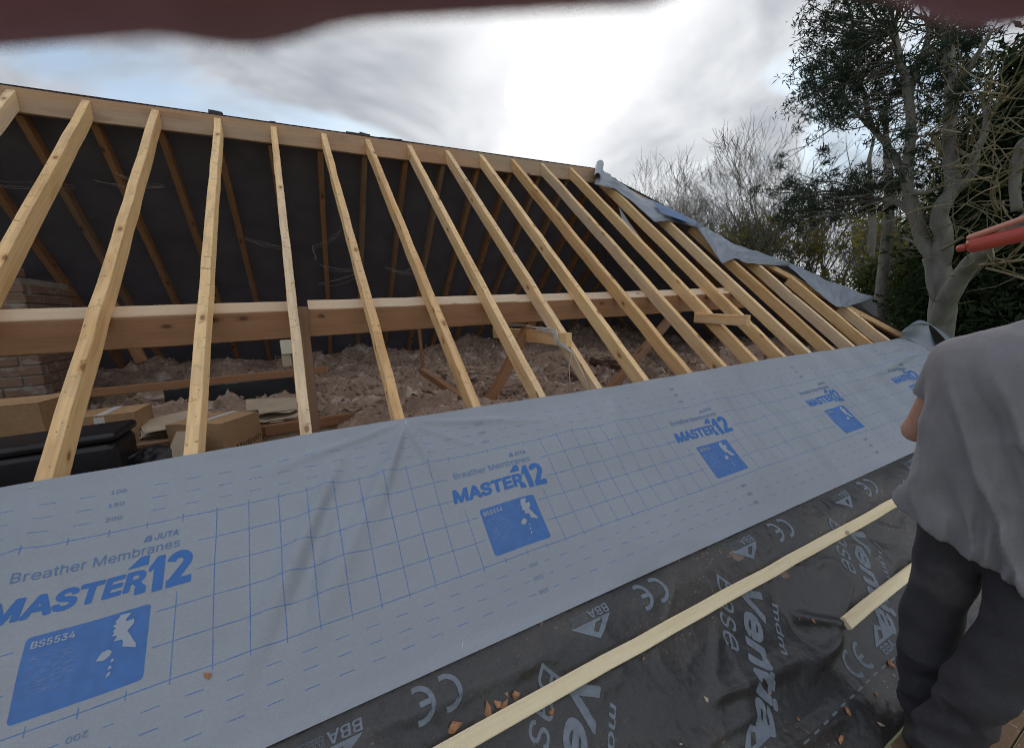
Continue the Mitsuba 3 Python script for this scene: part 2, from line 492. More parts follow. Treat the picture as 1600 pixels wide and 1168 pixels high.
scene['cardboard'] = principled(mikit.proc(card_fn), 0.85)
scene['pale_cardboard'] = principled(mikit.proc(lambda p, n, uv: mix((0.36, 0.28, 0.20), (0.48, 0.39, 0.29), fbm(p.x * 11, p.y * 11, p.z * 11))), 0.9)
scene['packing_tape'] = principled((0.62, 0.62, 0.62), 0.3)
scene['marker_ink'] = principled((0.012, 0.011, 0.014), 0.5)
scene['black_plastic'] = principled(mikit.proc(lambda p, n, uv: mix((0.010, 0.010, 0.013), (0.020, 0.019, 0.024), fbm(p.x * 14, p.y * 14, p.z * 14))), 0.42)
scene['white_plastic'] = principled((0.62, 0.58, 0.48), 0.5)
scene['grey_cable'] = principled((0.50, 0.48, 0.45), 0.5)
scene['cobweb_thread'] = principled((0.24, 0.235, 0.24), 0.9)
scene['steel'] = principled((0.72, 0.72, 0.72), 0.3, metallic=0.8)


def shirt_fn(p, n, uv):
    w = noise(p.x * 420, p.y * 420, p.z * 420)
    return mix((0.185, 0.175, 0.190), (0.235, 0.224, 0.243), w) * (0.93 + 0.14 * fbm(p.x * 12, p.y * 12, p.z * 12, 3))


scene['shirt_cotton'] = principled(mikit.proc(shirt_fn), 0.95, sheen=0.5)


def jersey_fn(p, n, uv):
    w = noise(p.x * 380, p.y * 380, p.z * 380)
    dust = smoothstep(0.58, 0.8, fbm(p.x * 9, p.y * 9, p.z * 6, 4))
    return mix(mix((0.028, 0.026, 0.032), (0.046, 0.043, 0.051), w), (0.10, 0.092, 0.096), dust * 0.5)


scene['trouser_jersey'] = principled(mikit.proc(jersey_fn), 0.9, sheen=0.4)
scene['skin'] = principled(mikit.proc(lambda p, n, uv: mix((0.44, 0.215, 0.145), (0.54, 0.285, 0.20), fbm(p.x * 55, p.y * 55, p.z * 55, 3))), 0.5, specular=0.4)
scene['finger_skin'] = principled(mikit.proc(lambda p, n, uv: mix((0.38, 0.175, 0.215), (0.46, 0.22, 0.265), fbm(p.x * 300, p.y * 300, p.z * 300, 3))), 0.5, specular=0.4)
scene['nail'] = principled((0.62, 0.32, 0.27), 0.3)
scene['hair_brown'] = principled(mikit.proc(lambda p, n, uv: mix((0.025, 0.016, 0.011), (0.06, 0.04, 0.026), noise(p.x * 300, p.y * 300, p.z * 60))), 0.6)
scene['shoe_leather'] = principled((0.05, 0.042, 0.035), 0.7)


def deck_fn(p, n, uv):
    g = noise(p.x * 3.0, p.y * 190, 1)
    dirt = fbm(p.x * 7, p.y * 7, 3, 5)
    grit = noise(p.x * 120, p.y * 120, 2)
    c = mix((0.24, 0.165, 0.105), (0.34, 0.24, 0.155), g)
    c = mix(c, (0.17, 0.105, 0.062), smoothstep(0.30, 0.50, dirt))
    return mix(c, (0.42, 0.33, 0.24), smoothstep(0.78, 0.92, grit) * 0.7)


scene['scaffold_wood'] = principled(mikit.proc(deck_fn), 0.9)
scene['terracotta'] = principled(mikit.proc(lambda p, n, uv: mix((0.27, 0.115, 0.055), (0.44, 0.24, 0.13), noise(p.x * 150, p.y * 150, p.z * 150))), 0.9)
scene['dead_leaf'] = principled((0.36, 0.18, 0.07), 0.8)


def bark_fn(p, n, uv):
    a = fbm(p.x * 7, p.y * 7, p.z * 2.4, 4)
    l = smoothstep(0.52, 0.7, fbm(p.x * 3 + 8, p.y * 3, p.z * 1.6, 3))
    c = mix((0.105, 0.092, 0.080), (0.25, 0.228, 0.205), a)
    return mix(c, (0.28, 0.27, 0.235), l * 0.55)


scene['grey_bark'] = bumped({'type': 'principled', 'base_color': mikit.proc(bark_fn), 'roughness': 0.95, 'specular': 0.1},
                            mikit.proc(lambda p, n, uv: fbm(p.x * 22, p.y * 22, p.z * 7, 3), 0.006), 0.02)
scene['pale_bark'] = principled(mikit.proc(lambda p, n, uv: mix((0.075, 0.068, 0.061), (0.29, 0.272, 0.247), fbm(p.x * 11, p.y * 11, p.z * 2.2, 4))), 0.95)
scene['twig_bark'] = principled((0.135, 0.118, 0.104), 0.9)
scene['lichen_twig'] = principled((0.19, 0.155, 0.095), 0.9)


def leafmat(c, trans):
    f = lambda p, n, uv: mi.Color3f(c) * (0.6 + 0.8 * noise(p.x * 2.3, p.y * 2.3, p.z * 2.3))
    return {'type': 'principledthin', 'base_color': mikit.proc(f), 'roughness': 0.6, 'diff_trans': trans}


scene['pine_needles'] = leafmat((0.044, 0.062, 0.044), 0.5)
scene['ivy_leaf'] = leafmat((0.040, 0.066, 0.028), 0.5)
scene['yew_leaf'] = leafmat((0.034, 0.052, 0.026), 0.4)
scene['spring_leaf'] = leafmat((0.23, 0.20, 0.055), 1.0)
scene['conifer_leaf'] = leafmat((0.085, 0.095, 0.036), 0.6)
scene['grass'] = principled(mikit.proc(lambda p, n, uv: mix((0.10, 0.14, 0.03), (0.20, 0.25, 0.055), fbm(p.x * 0.5, p.y * 0.5, 0, 5))), 1.0, specular=0.05)
scene['wall_render'] = principled(mikit.proc(lambda p, n, uv: mix((0.40, 0.36, 0.30), (0.52, 0.48, 0.42), fbm(p.x * 4, p.y * 4, p.z * 4))), 0.95)

# ------------------------------------------------------------------ ground
gx = np.concatenate([[-4000, -900, -200], np.linspace(-70, 70, 57), [200, 900, 4000]])
(gv, gf), guv = sheet(lambda U, V: np.stack([U, V, 0.35 * (meshkit.fbm(np.stack([U * 0.12, V * 0.12, 0 * U], -1), 3, 4) - 0.5) * (np.hypot(U, V) < 100) - 0.1], -1), gx, gx)
obj('ground', (gv, gf), 'grass', smooth=True, label='rough green grass stretching away behind the trees', kind='structure')

# ------------------------------------------------------------------ the house: roof carcass, loft, chimney
house = thing('house', 'house with its roof stripped to bare pale rafters over a dark open loft', 'house')
EAVE = -1.62
HIP = lambda X: RIDGE_Y / C * 0 + 3.52 - 1.356 * (X - 3.99)
front = {-3: (-2.40, -2.36), -2: (-1.99, -1.95), -1: (-1.585, -1.555), 0: (-1.18, -1.14), 1: (-0.785, -0.752), 2: (-0.387, -0.352), 3: (0.029, 0.055), 4: (0.438, 0.455), 5: (0.852, 0.856), 6: (1.256, 1.245), 7: (1.660, 1.646), 8: (2.074, 2.045), 9: (2.473, 2.433), 10: (2.894, 2.821), 11: (3.281, 3.217), 12: (3.676, 3.625)}
W, D = 0.047, 0.100
for i, (xb, xt) in front.items():
    g = (xb - xt) / (0.25 - 3.5)
    at = lambda Y: xb - W / 2 + g * (Y - 0.25)
    add_beam('rafter', PW(at(EAVE + 0.02), EAVE + 0.02, -0.002), PW(at(3.50), 3.50, -0.002), W, D, RZ, 'sawn_pine', house, 26, 0.0016)
for xb in (4.066, 4.442, 4.829, 5.208, 5.568, 5.938):
    yt = HIP(xb) - 0.05
    add_beam('jack_rafter', PW(xb - W / 2 + 0.02, EAVE + 0.02, -0.002), PW(xb - W / 2 - 0.045, yt, -0.002), W, D, RZ, 'sawn_pine', house, 18, 0.0014)
hn = unit(np.cross(PW(7.75, EAVE) - PW(3.99, 3.52), [1, -1, 0]))
add_beam('hip_rafter', PW(4.0, 3.49, -0.03), PW(7.76, EAVE, -0.03), 0.047, 0.14, hn if hn[2] > 0 else -hn, 'sawn_pine', house, 20, 0.001)
add_beam('ridge_board', [-6.0, RIDGE_Y, RIDGE_Z + 0.004], [3.99, RIDGE_Y, RIDGE_Z + 0.004], 0.032, 0.165, EZ, 'ridge_timber', house, 30, 0.0012)
# back slope: rafters in the same bays, black felt over them
for i in range(-12, 22):
    x = -1.15 + 0.397 * i - (-0.0 if i < 3 else 0.02)
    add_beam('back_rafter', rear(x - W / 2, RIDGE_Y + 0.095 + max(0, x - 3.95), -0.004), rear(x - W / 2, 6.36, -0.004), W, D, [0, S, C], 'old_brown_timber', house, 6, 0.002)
def back_pt(U, Y):
    X = -6 + (9.99 + (Y - RIDGE_Y) + 0.012) * U
    return np.stack([X, Y, RIDGE_Z - (Y - RIDGE_Y) * math.tan(PITCH) + 0.008 - 0.012 * np.abs(np.sin((X + 1.15) / 0.397 * np.pi)) * (Y > RIDGE_Y + 0.05)], -1)


(v, f), uv = sheet(back_pt, np.linspace(0, 1, 200), np.linspace(RIDGE_Y - 0.01, 6.40, 24))
obj('back_felt', (v, f), 'old_felt', house, smooth=True)
# hip end: jack rafters and felt
for k in range(1, 10):
    y = 2.595 + (k - 5) * 0.62
    x0 = 3.99 + abs(y - 2.595) + 0.03
    z0 = RIDGE_Z - (x0 - 3.99) * math.tan(PITCH)
    add_beam('hip_end_rafter', [x0, y, z0 - 0.004], [7.76, y, RIDGE_Z - (7.76 - 3.99) * math.tan(PITCH) - 0.004], W, D, [S, 0, C], 'old_brown_timber', house, 4, 0.001)
def hip_pt(U, V):
    x = 3.985 + 3.815 * V
    y = RIDGE_Y + (2 * U - 1) * (x - 3.98)
    return np.stack([x, y, RIDGE_Z - (x - 3.99) * math.tan(PITCH) + 0.008 + 0 * U], -1)


(v, f), uv = sheet(hip_pt, np.linspace(0, 1, 30), np.linspace(0, 1, 20))
obj('hip_end_felt', (v, f), 'old_felt', house, smooth=True)
# purlin on its posts, the pale batten that lies along it, wall plate and walls
add_beam('purlin', [-6.0, 0.985, 4.632], [4.62, 0.985, 4.632], 0.07, 0.155, EZ, 'old_brown_timber', house, 20, 0.002)
for x0, x1, dz in ((-3.2, 0.41, 0.0), (0.50, 1.93, 0.002), (1.90, 3.9, -0.002), (3.86, 4.55, 0.004)):
    add_beam('purlin_batten', PW(x0, 1.243 + dz, -0.103 + dz * .2), PW(x1, 1.243 + dz, -0.103 + dz * .2), 0.085, 0.024, RZ, 'pale_pine', house, 10, 0.001)
add_beam('post', [0.450, 0.930, 3.66], [0.468, 0.930, 4.655], 0.055, 0.07, [0, -1, 0], 'old_brown_timber', house, 6, 0.001)
add_beam('strut', [1.60, 0.99, 3.80], [2.085, 0.99, 4.52], 0.07, 0.06, [0, -1, 0], 'old_brown_timber', house, 6, 0.001)
add_beam('strut', [2.75, 0.99, 3.75], [3.72, 0.99, 4.52], 0.07, 0.06, [0, -1, 0], 'old_brown_timber', house, 6, 0.001)
add_beam('ceiling_tie', [2.012, 0.45, 4.412], [2.005, 1.60, 4.425], 0.045, 0.092, EZ, 'sawn_pine', house, 8, 0.002)
add_beam('ceiling_tie', [3.605, 0.255, 4.445], [3.600, 0.74, 4.468], 0.045, 0.085, EZ, 'sawn_pine', house, 6, 0.001)
add_beam('hanger', [1.43, 2.02, 4.06], [1.42, 2.0, 4.60], 0.03, 0.02, [0, -1, 0], 'old_brown_timber', house, 3, 0.001)
add_beam('loft_binder', [-1.9, 1.34, 3.898], [1.0, 1.34, 3.893], 0.045, 0.07, EZ, 'old_brown_timber', house, 10, 0.002)
add_beam('loft_binder', [-1.25, 2.5, 4.124], [0.62, 2.5, 4.122], 0.05, 0.062, EZ, 'old_brown_timber', house, 10, 0.002)
add_beam('loft_joist', [1.52, 0.95, 3.90], [1.42, 2.05, 4.075], 0.05, 0.06, EZ, 'old_brown_timber', house, 6, 0.002)
add_beam('loft_joist', [-0.9, 3.1, 4.26], [-1.05, 3.15, 4.84], 0.09, 0.04, [0, -1, 0], 'old_brown_timber', house, 4, 0.002)
add_beam('noggin', [-2.03, 3.9, 5.21], [-1.53, 3.9, 5.21], 0.05, 0.08, EZ, 'pale_pine', house, 3, 0.001)
obj('loft_floor', trimesh.creation.box(bounds=[[-5.95, -0.02, 3.62], [6.55, 5.22, 3.66]]), 'loft_board', house)
obj('upstand_board', trimesh.creation.box(bounds=[[-1.9, 1.352, 3.66], [1.0, 1.362, 3.826]]), 'pale_cardboard', house)
obj('front_wall', trimesh.creation.box(bounds=[[-6.0, -1.10, -0.2], [7.6, -0.86, 2.80]]), 'wall_render', house)
obj('back_wall', trimesh.creation.box(bounds=[[-6.0, 6.05, -0.2], [7.6, 6.30, 2.80]]), 'wall_render', house)
obj('end_wall', trimesh.creation.box(bounds=[[7.36, -0.855, -0.2], [7.6, 6.045, 2.80]]), 'wall_render', house)
gab = Polygon([(-0.855, -0.2), (6.045, -0.2), (6.045, 3.05), (RIDGE_Y, RIDGE_Z - 0.20), (-0.855, 3.05)])
gm = trimesh.creation.extrude_polygon(gab, 0.22)
gm.apply_transform(np.array([[0, 0, 1, -6.0], [1, 0, 0, 0], [0, 1, 0, 0], [0, 0, 0, 1.0]]))
obj('gable_wall', gm, 'brick', house)
# bits of torn felt and mortar left along the ridge
for x, w, h, t in ((0.02, 0.10, 0.035, 0.1), (0.43, 0.05, 0.018, -0.2), (1.13, 0.20, 0.020, 0.05), (1.45, 0.22, 0.018, -0.05), (1.20, 0.10, 0.028, 0.3)):
    m = rbox([w, 0.05, h], 0.004).subdivide()
    m.vertices += 0.010 * (meshkit.noise(m.vertices * 31 + x * 7, 2)[:, None] - 0.5) * np.array([1, 1, 0.8])
    obj('ridge_scrap', moved(m, (x, RIDGE_Y + 0.01, RIDGE_Z + 0.010 + h / 2), rx=0.2, ry=t * 0.4), 'old_felt', house, smooth=40)
# chimney breast, brick by brick where it shows
obj('chimney', trimesh.creation.box(bounds=[[-2.30, 2.512, 3.66], [-1.312, 3.20, 4.975]]), 'mortar', house)
br = np.random.default_rng(5)
for r in range(17):
    z = 3.70 + r * 0.075
    off = 0.1125 * (r % 2)
    for k in range(-1, 5):
        x1 = -1.300 - off - 0.225 * k
        x0 = x1 - 0.213
        x1 = min(x1, -1.300)
        if x0 < -2.3 or x1 - x0 < 0.05:
            continue
        obj('chimney__brick', moved(rbox([x1 - x0, 0.06, 0.064], 0.006), ((x0 + x1) / 2, 2.53 + br.normal(0, 0.003), z), rz=br.normal(0, 0.006)), 'brick', house)
    for k in range(3):
        y0 = 2.503 + 0.225 * k + 0.1125 * ((r + 1) % 2)
        obj('chimney__brick', moved(rbox([0.05, 0.213, 0.064], 0.006), (-1.325 + br.normal(0, 0.002), y0 + 0.108, z), rz=br.normal(0, 0.006)), 'brick', house)
for k in range(4):
    obj('chimney__ledge', moved(rbox([0.23, 0.12, 0.066], 0.008), (-1.42 - 0.235 * k, 2.53, 5.01), rz=br.normal(0, 0.02)), 'brick', house)

# ------------------------------------------------------------------ loft contents
def wool(U, V):
    P = np.stack([U, V, 0 * U], -1)
    w = np.stack([meshkit.fbm(P * 2.2 + 5, 3, 1), meshkit.fbm(P * 2.2 + 15, 3, 2), 0 * U], -1) - 0.5
    a = meshkit.fbm((P + 0.30 * w) * 1.7, 3, 4)
    r1 = 1 - np.abs(2 * meshkit.noise((P + 0.35 * w) * np.array([3.6, 4.6, 1]) + 3, 6) - 1)
    r2 = 1 - np.abs(2 * meshkit.noise((P + 0.2 * w) * 9.5, 8) - 1)
    fine = meshkit.fbm(P * 26, 3, 9) - 0.5
    back = np.clip((V - 2.2) / 3.2, 0, 1)
    z = 3.66 + 0.09 + 0.20 * back + 0.34 * (a - 0.42) + 0.15 * r1 ** 2 * (0.4 + a) + 0.055 * r2 ** 2 + 0.05 * fine
    clear = np.clip((0.80 - U) / 0.45, 0, 1) ** 2 * np.clip((2.60 - V) / 0.6, 0, 1) ** 2      # boxes stand on bare boards here
    return np.stack([U + 0.06 * (meshkit.noise(P * 8, 12) - 0.5), V + 0.06 * (meshkit.noise(P * 8, 13) - 0.5), np.where(clear > 0, 3.64 + (z - 3.64) * (1 - clear), z)], -1)


(v, f), uv = sheet(wool, np.linspace(-5.9, 7.2, 470), np.linspace(0.05, 5.75, 260))
keep = v[:, 2] < RIDGE_Z - np.abs(v[:, 1] - RIDGE_Y) * math.tan(PITCH) - 0.12
f = f[keep[f].all(1)]
fl = np.random.default_rng(61)
tv = v[f[fl.integers(0, len(f), 26000)]]
bw = fl.dirichlet([1, 1, 1], 26000)
fluff = (tv * bw[..., None]).sum(1)
fluff = fluff[fluff[:, 2] > 3.70]
v, f = join([(v, f), leaves(fluff + fl.normal(0, .012, fluff.shape) + [0, 0, .008], 0.020, fl, 0.6)])
obj('loft_insulation', (v, f), 'mineral_wool', smooth=True, label='torn brown and pink mineral wool heaped over the loft floor', kind='stuff', category='insulation')
tr = np.random.default_rng(21)
for k, (x, y) in enumerate([(0.25, 2.75), (0.62, 2.85), (0.95, 2.2), (1.15, 1.75), (0.85, 1.45), (1.9, 2.4), (2.3, 1.9), (2.7, 2.6), (1.5, 3.0), (-0.3, 3.0), (-0.75, 2.9), (3.1, 2.2), (2.0, 1.45), (1.35, 1.25), (2.9, 1.5), (3.5, 1.8)]):
    m = trimesh.creation.icosphere(4, 1.0)
    P = np.array(m.vertices)
    s_ = np.array([tr.uniform(.14, .26), tr.uniform(.10, .18), tr.uniform(.06, .12)])
    q = P * s_ * (0.72 + 0.75 * meshkit.fbm(P * 2.1 + k * 7, 4, k)[:, None])
    q *= (1 + 0.22 * (meshkit.noise(P * np.array([5, 5, 14]) + k, 3)[:, None] - 0.5))
    m.vertices = q
    z = wool(np.array([[x]]), np.array([[y]]))[0, 0, 2]
    obj('insulation_scrap', moved(m, (x, y, z + 0.03), rz=tr.uniform(0, 6), rx=tr.normal(0, .3)), 'mineral_wool', smooth=True,
        label='torn lump of brown mineral wool lying on the heaped loft insulation', category='insulation', group='torn insulation lumps in the loft')


def carton(name, label, corner, along, depth, w, d, h, flap=None, mat='cardboard'):
    """A cardboard box with walls of its own; corner = front lower left, along = direction of the front face."""
    key = thing(name, label, 'cardboard box')
    a, b = unit(along), unit(depth)
    c = np.asarray(corner, float)
    M = np.eye(4)
    M[:3, 0], M[:3, 1], M[:3, 2] = a, b, EZ
    if np.linalg.det(M) < 0:
        raise ValueError('left-handed box')
    M[:3, 3] = c
    place = lambda m: (m.apply_transform(M), m)[1]
    t = 0.004
    for nm, sz, at in (('front_panel', [w, t, h], [w / 2, t / 2, h / 2]), ('back_panel', [w, t, h], [w / 2, d - t / 2, h / 2]),
                       ('side_panel', [t, d - 2 * t - .001, h], [t / 2, d / 2, h / 2]), ('side_panel', [t, d - 2 * t - .001, h], [w - t / 2, d / 2, h / 2]),
                       ('top_flap', [w, d / 2 - .003, t], [w / 2, d * .25, h + t / 2 + .001]), ('top_flap', [w, d / 2 - .003, t], [w / 2, d * .75, h + t / 2 + .001])):
        m = trimesh.creation.box(sz).subdivide().subdivide().subdivide()
        m.apply_translation(at)
        m = place(m)
        m.vertices += 0.012 * (meshkit.noise(np.array(m.vertices) * 9, 3)[:, None] - .5) * np.array([1, 1, .6])
        obj(nm, m, mat, key)
    return key, place


maid = np.array([-0.025, 1.02, 3.67])
box1, put = carton('cardboard_box', 'brown cardboard box with black handwriting, taped top and one end flap hanging open', maid, [0.55, 0.80, 0], [-0.80, 0.55, 0], 0.29, 0.36, 0.335)
m = trimesh.creation.box([0.20, 0.16, 0.004])
m.apply_transform(trimesh.transformations.rotation_matrix(-0.95, [0, 1, 0], [0.10, 0, 0]))
m.apply_translation([-0.20, 0.10, 0.33])
obj('end_flap', put(m), 'pale_cardboard', box1)
m = trimesh.creation.box([0.33, 0.045, 0.0015])
m.apply_translation([0.145, 0.18, 0.3415])
obj('tape', put(m), 'packing_tape', box1)
m = meshkit.text_mesh('Maduvin 1', 0.042, 0.0008, bold=False)
m.vertices = m.vertices @ np.array([[0.88, 0.10, 0], [0.25, 1, 0], [0, 0, 1.0]])
m.apply_transform(np.array([[1, 0, 0, 0.075], [0, 0, -1, -0.0002], [0, 1, 0, 0.145], [0, 0, 0, 1.0]]))
obj('handwriting', put(m), 'marker_ink', box1)
box2, put = carton('cardboard_box', 'closed brown cardboard box with white tape on its front, behind the black case', [-0.90, 1.60, 3.67], [1, -0.02, 0], [0.02, 1, 0], 0.345, 0.30, 0.375)
m = trimesh.creation.box([0.05, 0.002, 0.09])
m.apply_translation([0.17, -0.0012, 0.325])
obj('tape', put(m), 'packing_tape', box2)
m = trimesh.creation.box([0.05, 0.295, 0.0015])
m.apply_translation([0.17, 0.152, 0.3812])
obj('tape', put(m), 'packing_tape', box2)
box3, put = carton('cardboard_box', 'reddish brown cardboard box in front of the brick chimney', [-1.40, 1.62, 3.67], [1, -0.12, 0], [0.12, 1, 0], 0.44, 0.36, 0.50)
box4, put = carton('cardboard_box', 'low cardboard box with a white taped corner between chimney and rafter', [-0.97, 1.40, 3.67], [1, 0.25, 0], [-0.25, 1, 0], 0.30, 0.30, 0.30)
m = trimesh.creation.box([0.045, 0.002, 0.12])
m.apply_translation([0.04, -0.0012, 0.24])
obj('tape', put(m), 'packing_tape', box4)

# black storage case and black bag under the rafters at the left
case = thing('storage_case', 'low black storage case with rounded corners behind the edge of the grey sheet', 'case')
m = rbox([1.15, 0.30, 0.37], 0.035).subdivide().subdivide()
m.vertices += 0.012 * (meshkit.fbm(m.vertices * 7, 3, 3)[:, None] - 0.5) * np.array([1, 1, 1.6])
obj('body', moved(m, (-0.985, 0.93, 3.86), rz=0.02), 'black_plastic', case, smooth=50)
m = rbox([1.17, 0.32, 0.045], 0.018).subdivide()
obj('lid', moved(m, (-0.985, 0.93, 4.063), rz=0.02, ry=-0.012), 'black_plastic', case, smooth=50)
obj('handle', tube([[-0.395, 0.87, 3.93], [-0.365, 0.88, 3.945], [-0.365, 0.98, 3.945], [-0.395, 0.99, 3.93]], 0.011, 8), 'black_plastic', case, smooth=True)
bag = trimesh.creation.icosphere(4, 1.0)
bag.vertices = bag.vertices * np.array([0.13, 0.14, 0.17]) * (0.8 + 0.5 * meshkit.fbm(bag.vertices * 1.8, 3, 6)[:, None])
obj('bin_bag', moved(bag, (-0.335, 1.02, 3.76)), 'black_plastic', smooth=True, label='small crumpled black plastic bag beside the end of the black case', category='bag')
(v, f), uv = sheet(lambda U, V: np.stack([U, 2.46 + 0.02 * meshkit.noise(np.stack([U * 6, V * 5, 0 * U], -1), 3), V + 0 * U], -1), np.linspace(-0.62, 0.50, 40), np.linspace(3.72, 4.058, 14))
obj('plastic_sheet', (v, f), 'black_plastic', smooth=True, label='black plastic sheet hanging under the brown timber behind the boxes', category='plastic sheet')
# stack of flattened cartons
fr = np.random.default_rng(3)
for k in range(16):
    w, d = fr.uniform(.26, .44), fr.uniform(.22, .34)
    (v, f), uv = sheet(lambda U, V: np.stack([U, V, 0.03 * np.sin(U * 5 + k) * (V + .2) + 0.006 * np.sin(V * 14 + k)], -1), np.linspace(-w / 2, w / 2, 7), np.linspace(-d / 2, d / 2, 5))
    vv = np.vstack([v, v - [0, 0, 0.004]])
    n = len(v)
    rim = trimesh.Trimesh(v, f, process=False)
    ed = rim.edges_unique[trimesh.grouping.group_rows(rim.edges_sorted, require_count=1)] if False else rim.edges[trimesh.grouping.group_rows(rim.edges_sorted, require_count=1)]
    ff = np.vstack([f, f[:, ::-1] + n, np.c_[ed[:, 1], ed[:, 0], ed[:, 0] + n], np.c_[ed[:, 1], ed[:, 0] + n, ed[:, 1] + n]])
    left = k < 10
    x = fr.uniform(-0.42, -0.24) if left else fr.uniform(0.16, 0.30)
    y = fr.uniform(1.50, 1.72) if left else fr.uniform(1.62, 1.8)
    z = 3.80 + 0.017 * (k if left else k - 6)
    obj('flattened_carton', moved(trimesh.Trimesh(vv, ff, process=False), (x, y, z), rz=fr.normal(0, .5), rx=fr.normal(0, .06), ry=fr.normal(0, .06)), 'pale_cardboard',
        label='flattened cardboard carton in the untidy stack behind the taped box', category='cardboard', group='flattened cartons in the loft')
obj('crate', moved(rbox([0.85, 0.34, 0.12], 0.006), (0.05, 1.74, 3.725)), 'cardboard', label='low brown carton lying under the stack of flattened cartons', category='cardboard box')

# junction box, cables, cobwebs
jb = thing('junction_box', 'small cream plastic box fixed beside the post under the long brown beam', 'junction box')
obj('lid', moved(rbox([0.062, 0.05, 0.085], 0.006), (0.360, 0.975, 4.425)), 'white_plastic', jb, smooth=40)
obj('base', moved(rbox([0.05, 0.045, 0.075], 0.006), (0.352, 0.985, 4.345)), 'pale_cardboard', jb, smooth=40)
cab = thing('cable_bundle', 'grey electric cables running along the tie and hanging down the rafter', 'cable')
cr = np.random.default_rng(8)
for k in range(4):
    o = 0.011 * k
    pts = [[1.985 - .003 * k, 1.5 - .05 * k, 4.444 + .004 * k], [1.985, 1.0, 4.446 + .005 * k], [1.983, 0.62 + o, 4.437 - o], [1.980, 0.55 + o, 4.428 - o], [1.978, 0.53 + o, 4.365 - o], [1.985, 0.49, 4.335 - o * .6], [1.994, 0.395, 4.292 - .003 * k]]
    obj('cable', tube(pts, 0.0042, 6), 'grey_cable', cab, smooth=True)
for pts in ([[1.994, 0.395, 4.292], [2.0, 0.33, 4.20], [2.015, 0.27, 4.10], [2.03, 0.25, 3.95]], [[1.994, 0.395, 4.29], [1.97, 0.40, 4.19], [1.99, 0.42, 4.03], [2.02, 0.42, 3.85]]):
    obj('cable', tube(pts, 0.0035, 5), 'grey_cable', cab, smooth=True)
webs = []
wr = np.random.default_rng(12)
for a, b in (([0.15, 1.9, 5.2], [0.42, 1.86, 5.13]), ([0.60, 1.9, 5.14], [0.82, 1.88, 5.26]), ([0.60, 1.9, 5.14], [0.62, 1.9, 5.05]), ([0.64, 1.9, 5.00], [0.93, 1.9, 4.97]), ([0.61, 1.92, 4.86], [0.95, 1.9, 4.95]),
             ([-0.62, 1.9, 5.52], [-0.28, 1.88, 5.50]), ([-0.50, 1.9, 5.58], [-0.26, 1.88, 5.52]), ([-1.25, 1.9, 5.48], [-0.72, 1.9, 5.47]), ([1.15, 1.9, 4.98], [1.50, 1.9, 4.92]), ([1.2, 1.9, 4.95], [1.36, 1.9, 4.97])):
    a, b = np.array(a), np.array(b)
    for k in range(3):
        t = np.linspace(0, 1, 9)[:, None]
        p = a + (b - a) * t + wr.normal(0, .006, 3) - np.array([0, 0, .03 + .01 * k]) * (t * (1 - t)) * 4 * wr.uniform(.2, 1) + wr.normal(0, .003, (9, 3))
        webs.append(tube(p, 0.0011, 3))
obj('cobweb', join(webs), 'cobweb_thread', label='dusty grey cobweb strands stretched across the dark roof space', category='cobweb', kind='stuff')

# ------------------------------------------------------------------ grey breather membrane
def crease(X, Y, a, b, amp, width):
    a, b = np.array(a), np.array(b)
    d = b - a
    L = np.linalg.norm(d)
    d = d / L
    t = (X - a[0]) * d[0] + (Y - a[1]) * d[1]
    s_ = -(X - a[0]) * d[1] + (Y - a[1]) * d[0]
    fade = np.clip(t / (0.18 * L), 0, 1) * np.clip((L - t) / (0.45 * L), 0, 1)
    return amp * np.exp(-(s_ / (width * (0.35 + 0.65 * np.clip(t / L, 0, 1)))) ** 2) * fade


def grey_h(X, Y):
    P = np.stack([X, Y, 0 * X], -1)
    h = -0.013 * np.sin(np.pi * (X - 0.01) / 0.405) ** 2 * (0.5 + meshkit.noise(P * 1.3, 4))
    h = h + 0.040 * (meshkit.fbm(P * np.array([2.1, 2.6, 1]), 3, 3) - 0.5) + 0.019 * (meshkit.fbm(P * np.array([5.2, 3.1, 1]) + 4, 3, 8) - 0.5)
    st = (0.844, 0.236)
    for e, amp, w in (((0.30, -0.62), 0.024, 0.055), ((0.58, -0.30), 0.016, 0.026), ((0.93, -0.14), 0.018, 0.018), ((1.20, 0.00), 0.012, 0.020), ((1.60, 0.10), 0.012, 0.022), ((0.20, 0.10), 0.012, 0.026)):
        h = h + crease(X, Y, st, e, amp, w)
    for a, b, amp, w in (((0.56, 0.16), (0.06, -0.76), 0.020, 0.065), ((0.50, -0.02), (0.20, -0.76), -0.016, 0.05), ((-0.42, 0.22), (-0.36, -0.4), 0.010, 0.05), ((2.1, 0.2), (1.6, -0.7), 0.008, 0.10),
                         ((3.0, 0.22), (3.4, -0.6), 0.008, 0.12), ((6.2, 0.05), (4.3, -0.14), 0.022, 0.06), ((6.2, -0.05), (5.0, -0.35), 0.012, 0.06), ((6.2, 0.15), (5.2, 0.10), 0.014, 0.04), ((-0.7, -0.2), (-0.2, -0.74), 0.012, 0.06)):
        h = h + 1.45 * crease(X, Y, a, b, amp, w)
    edge = np.clip((0.25 - Y) / 0.05, 0, 1)
    h = h * (0.35 + 0.65 * edge) * np.clip((Y + 0.77) / 0.06, 0.3, 1)
    h = 0.016 + h
    h = 0.5 * (h + 0.003 + np.sqrt((h - 0.003) ** 2 + 0.00002))       # the rafters hold it up
    return h + 0.004 * np.exp(-((Y + 0.75) / 0.03) ** 2)


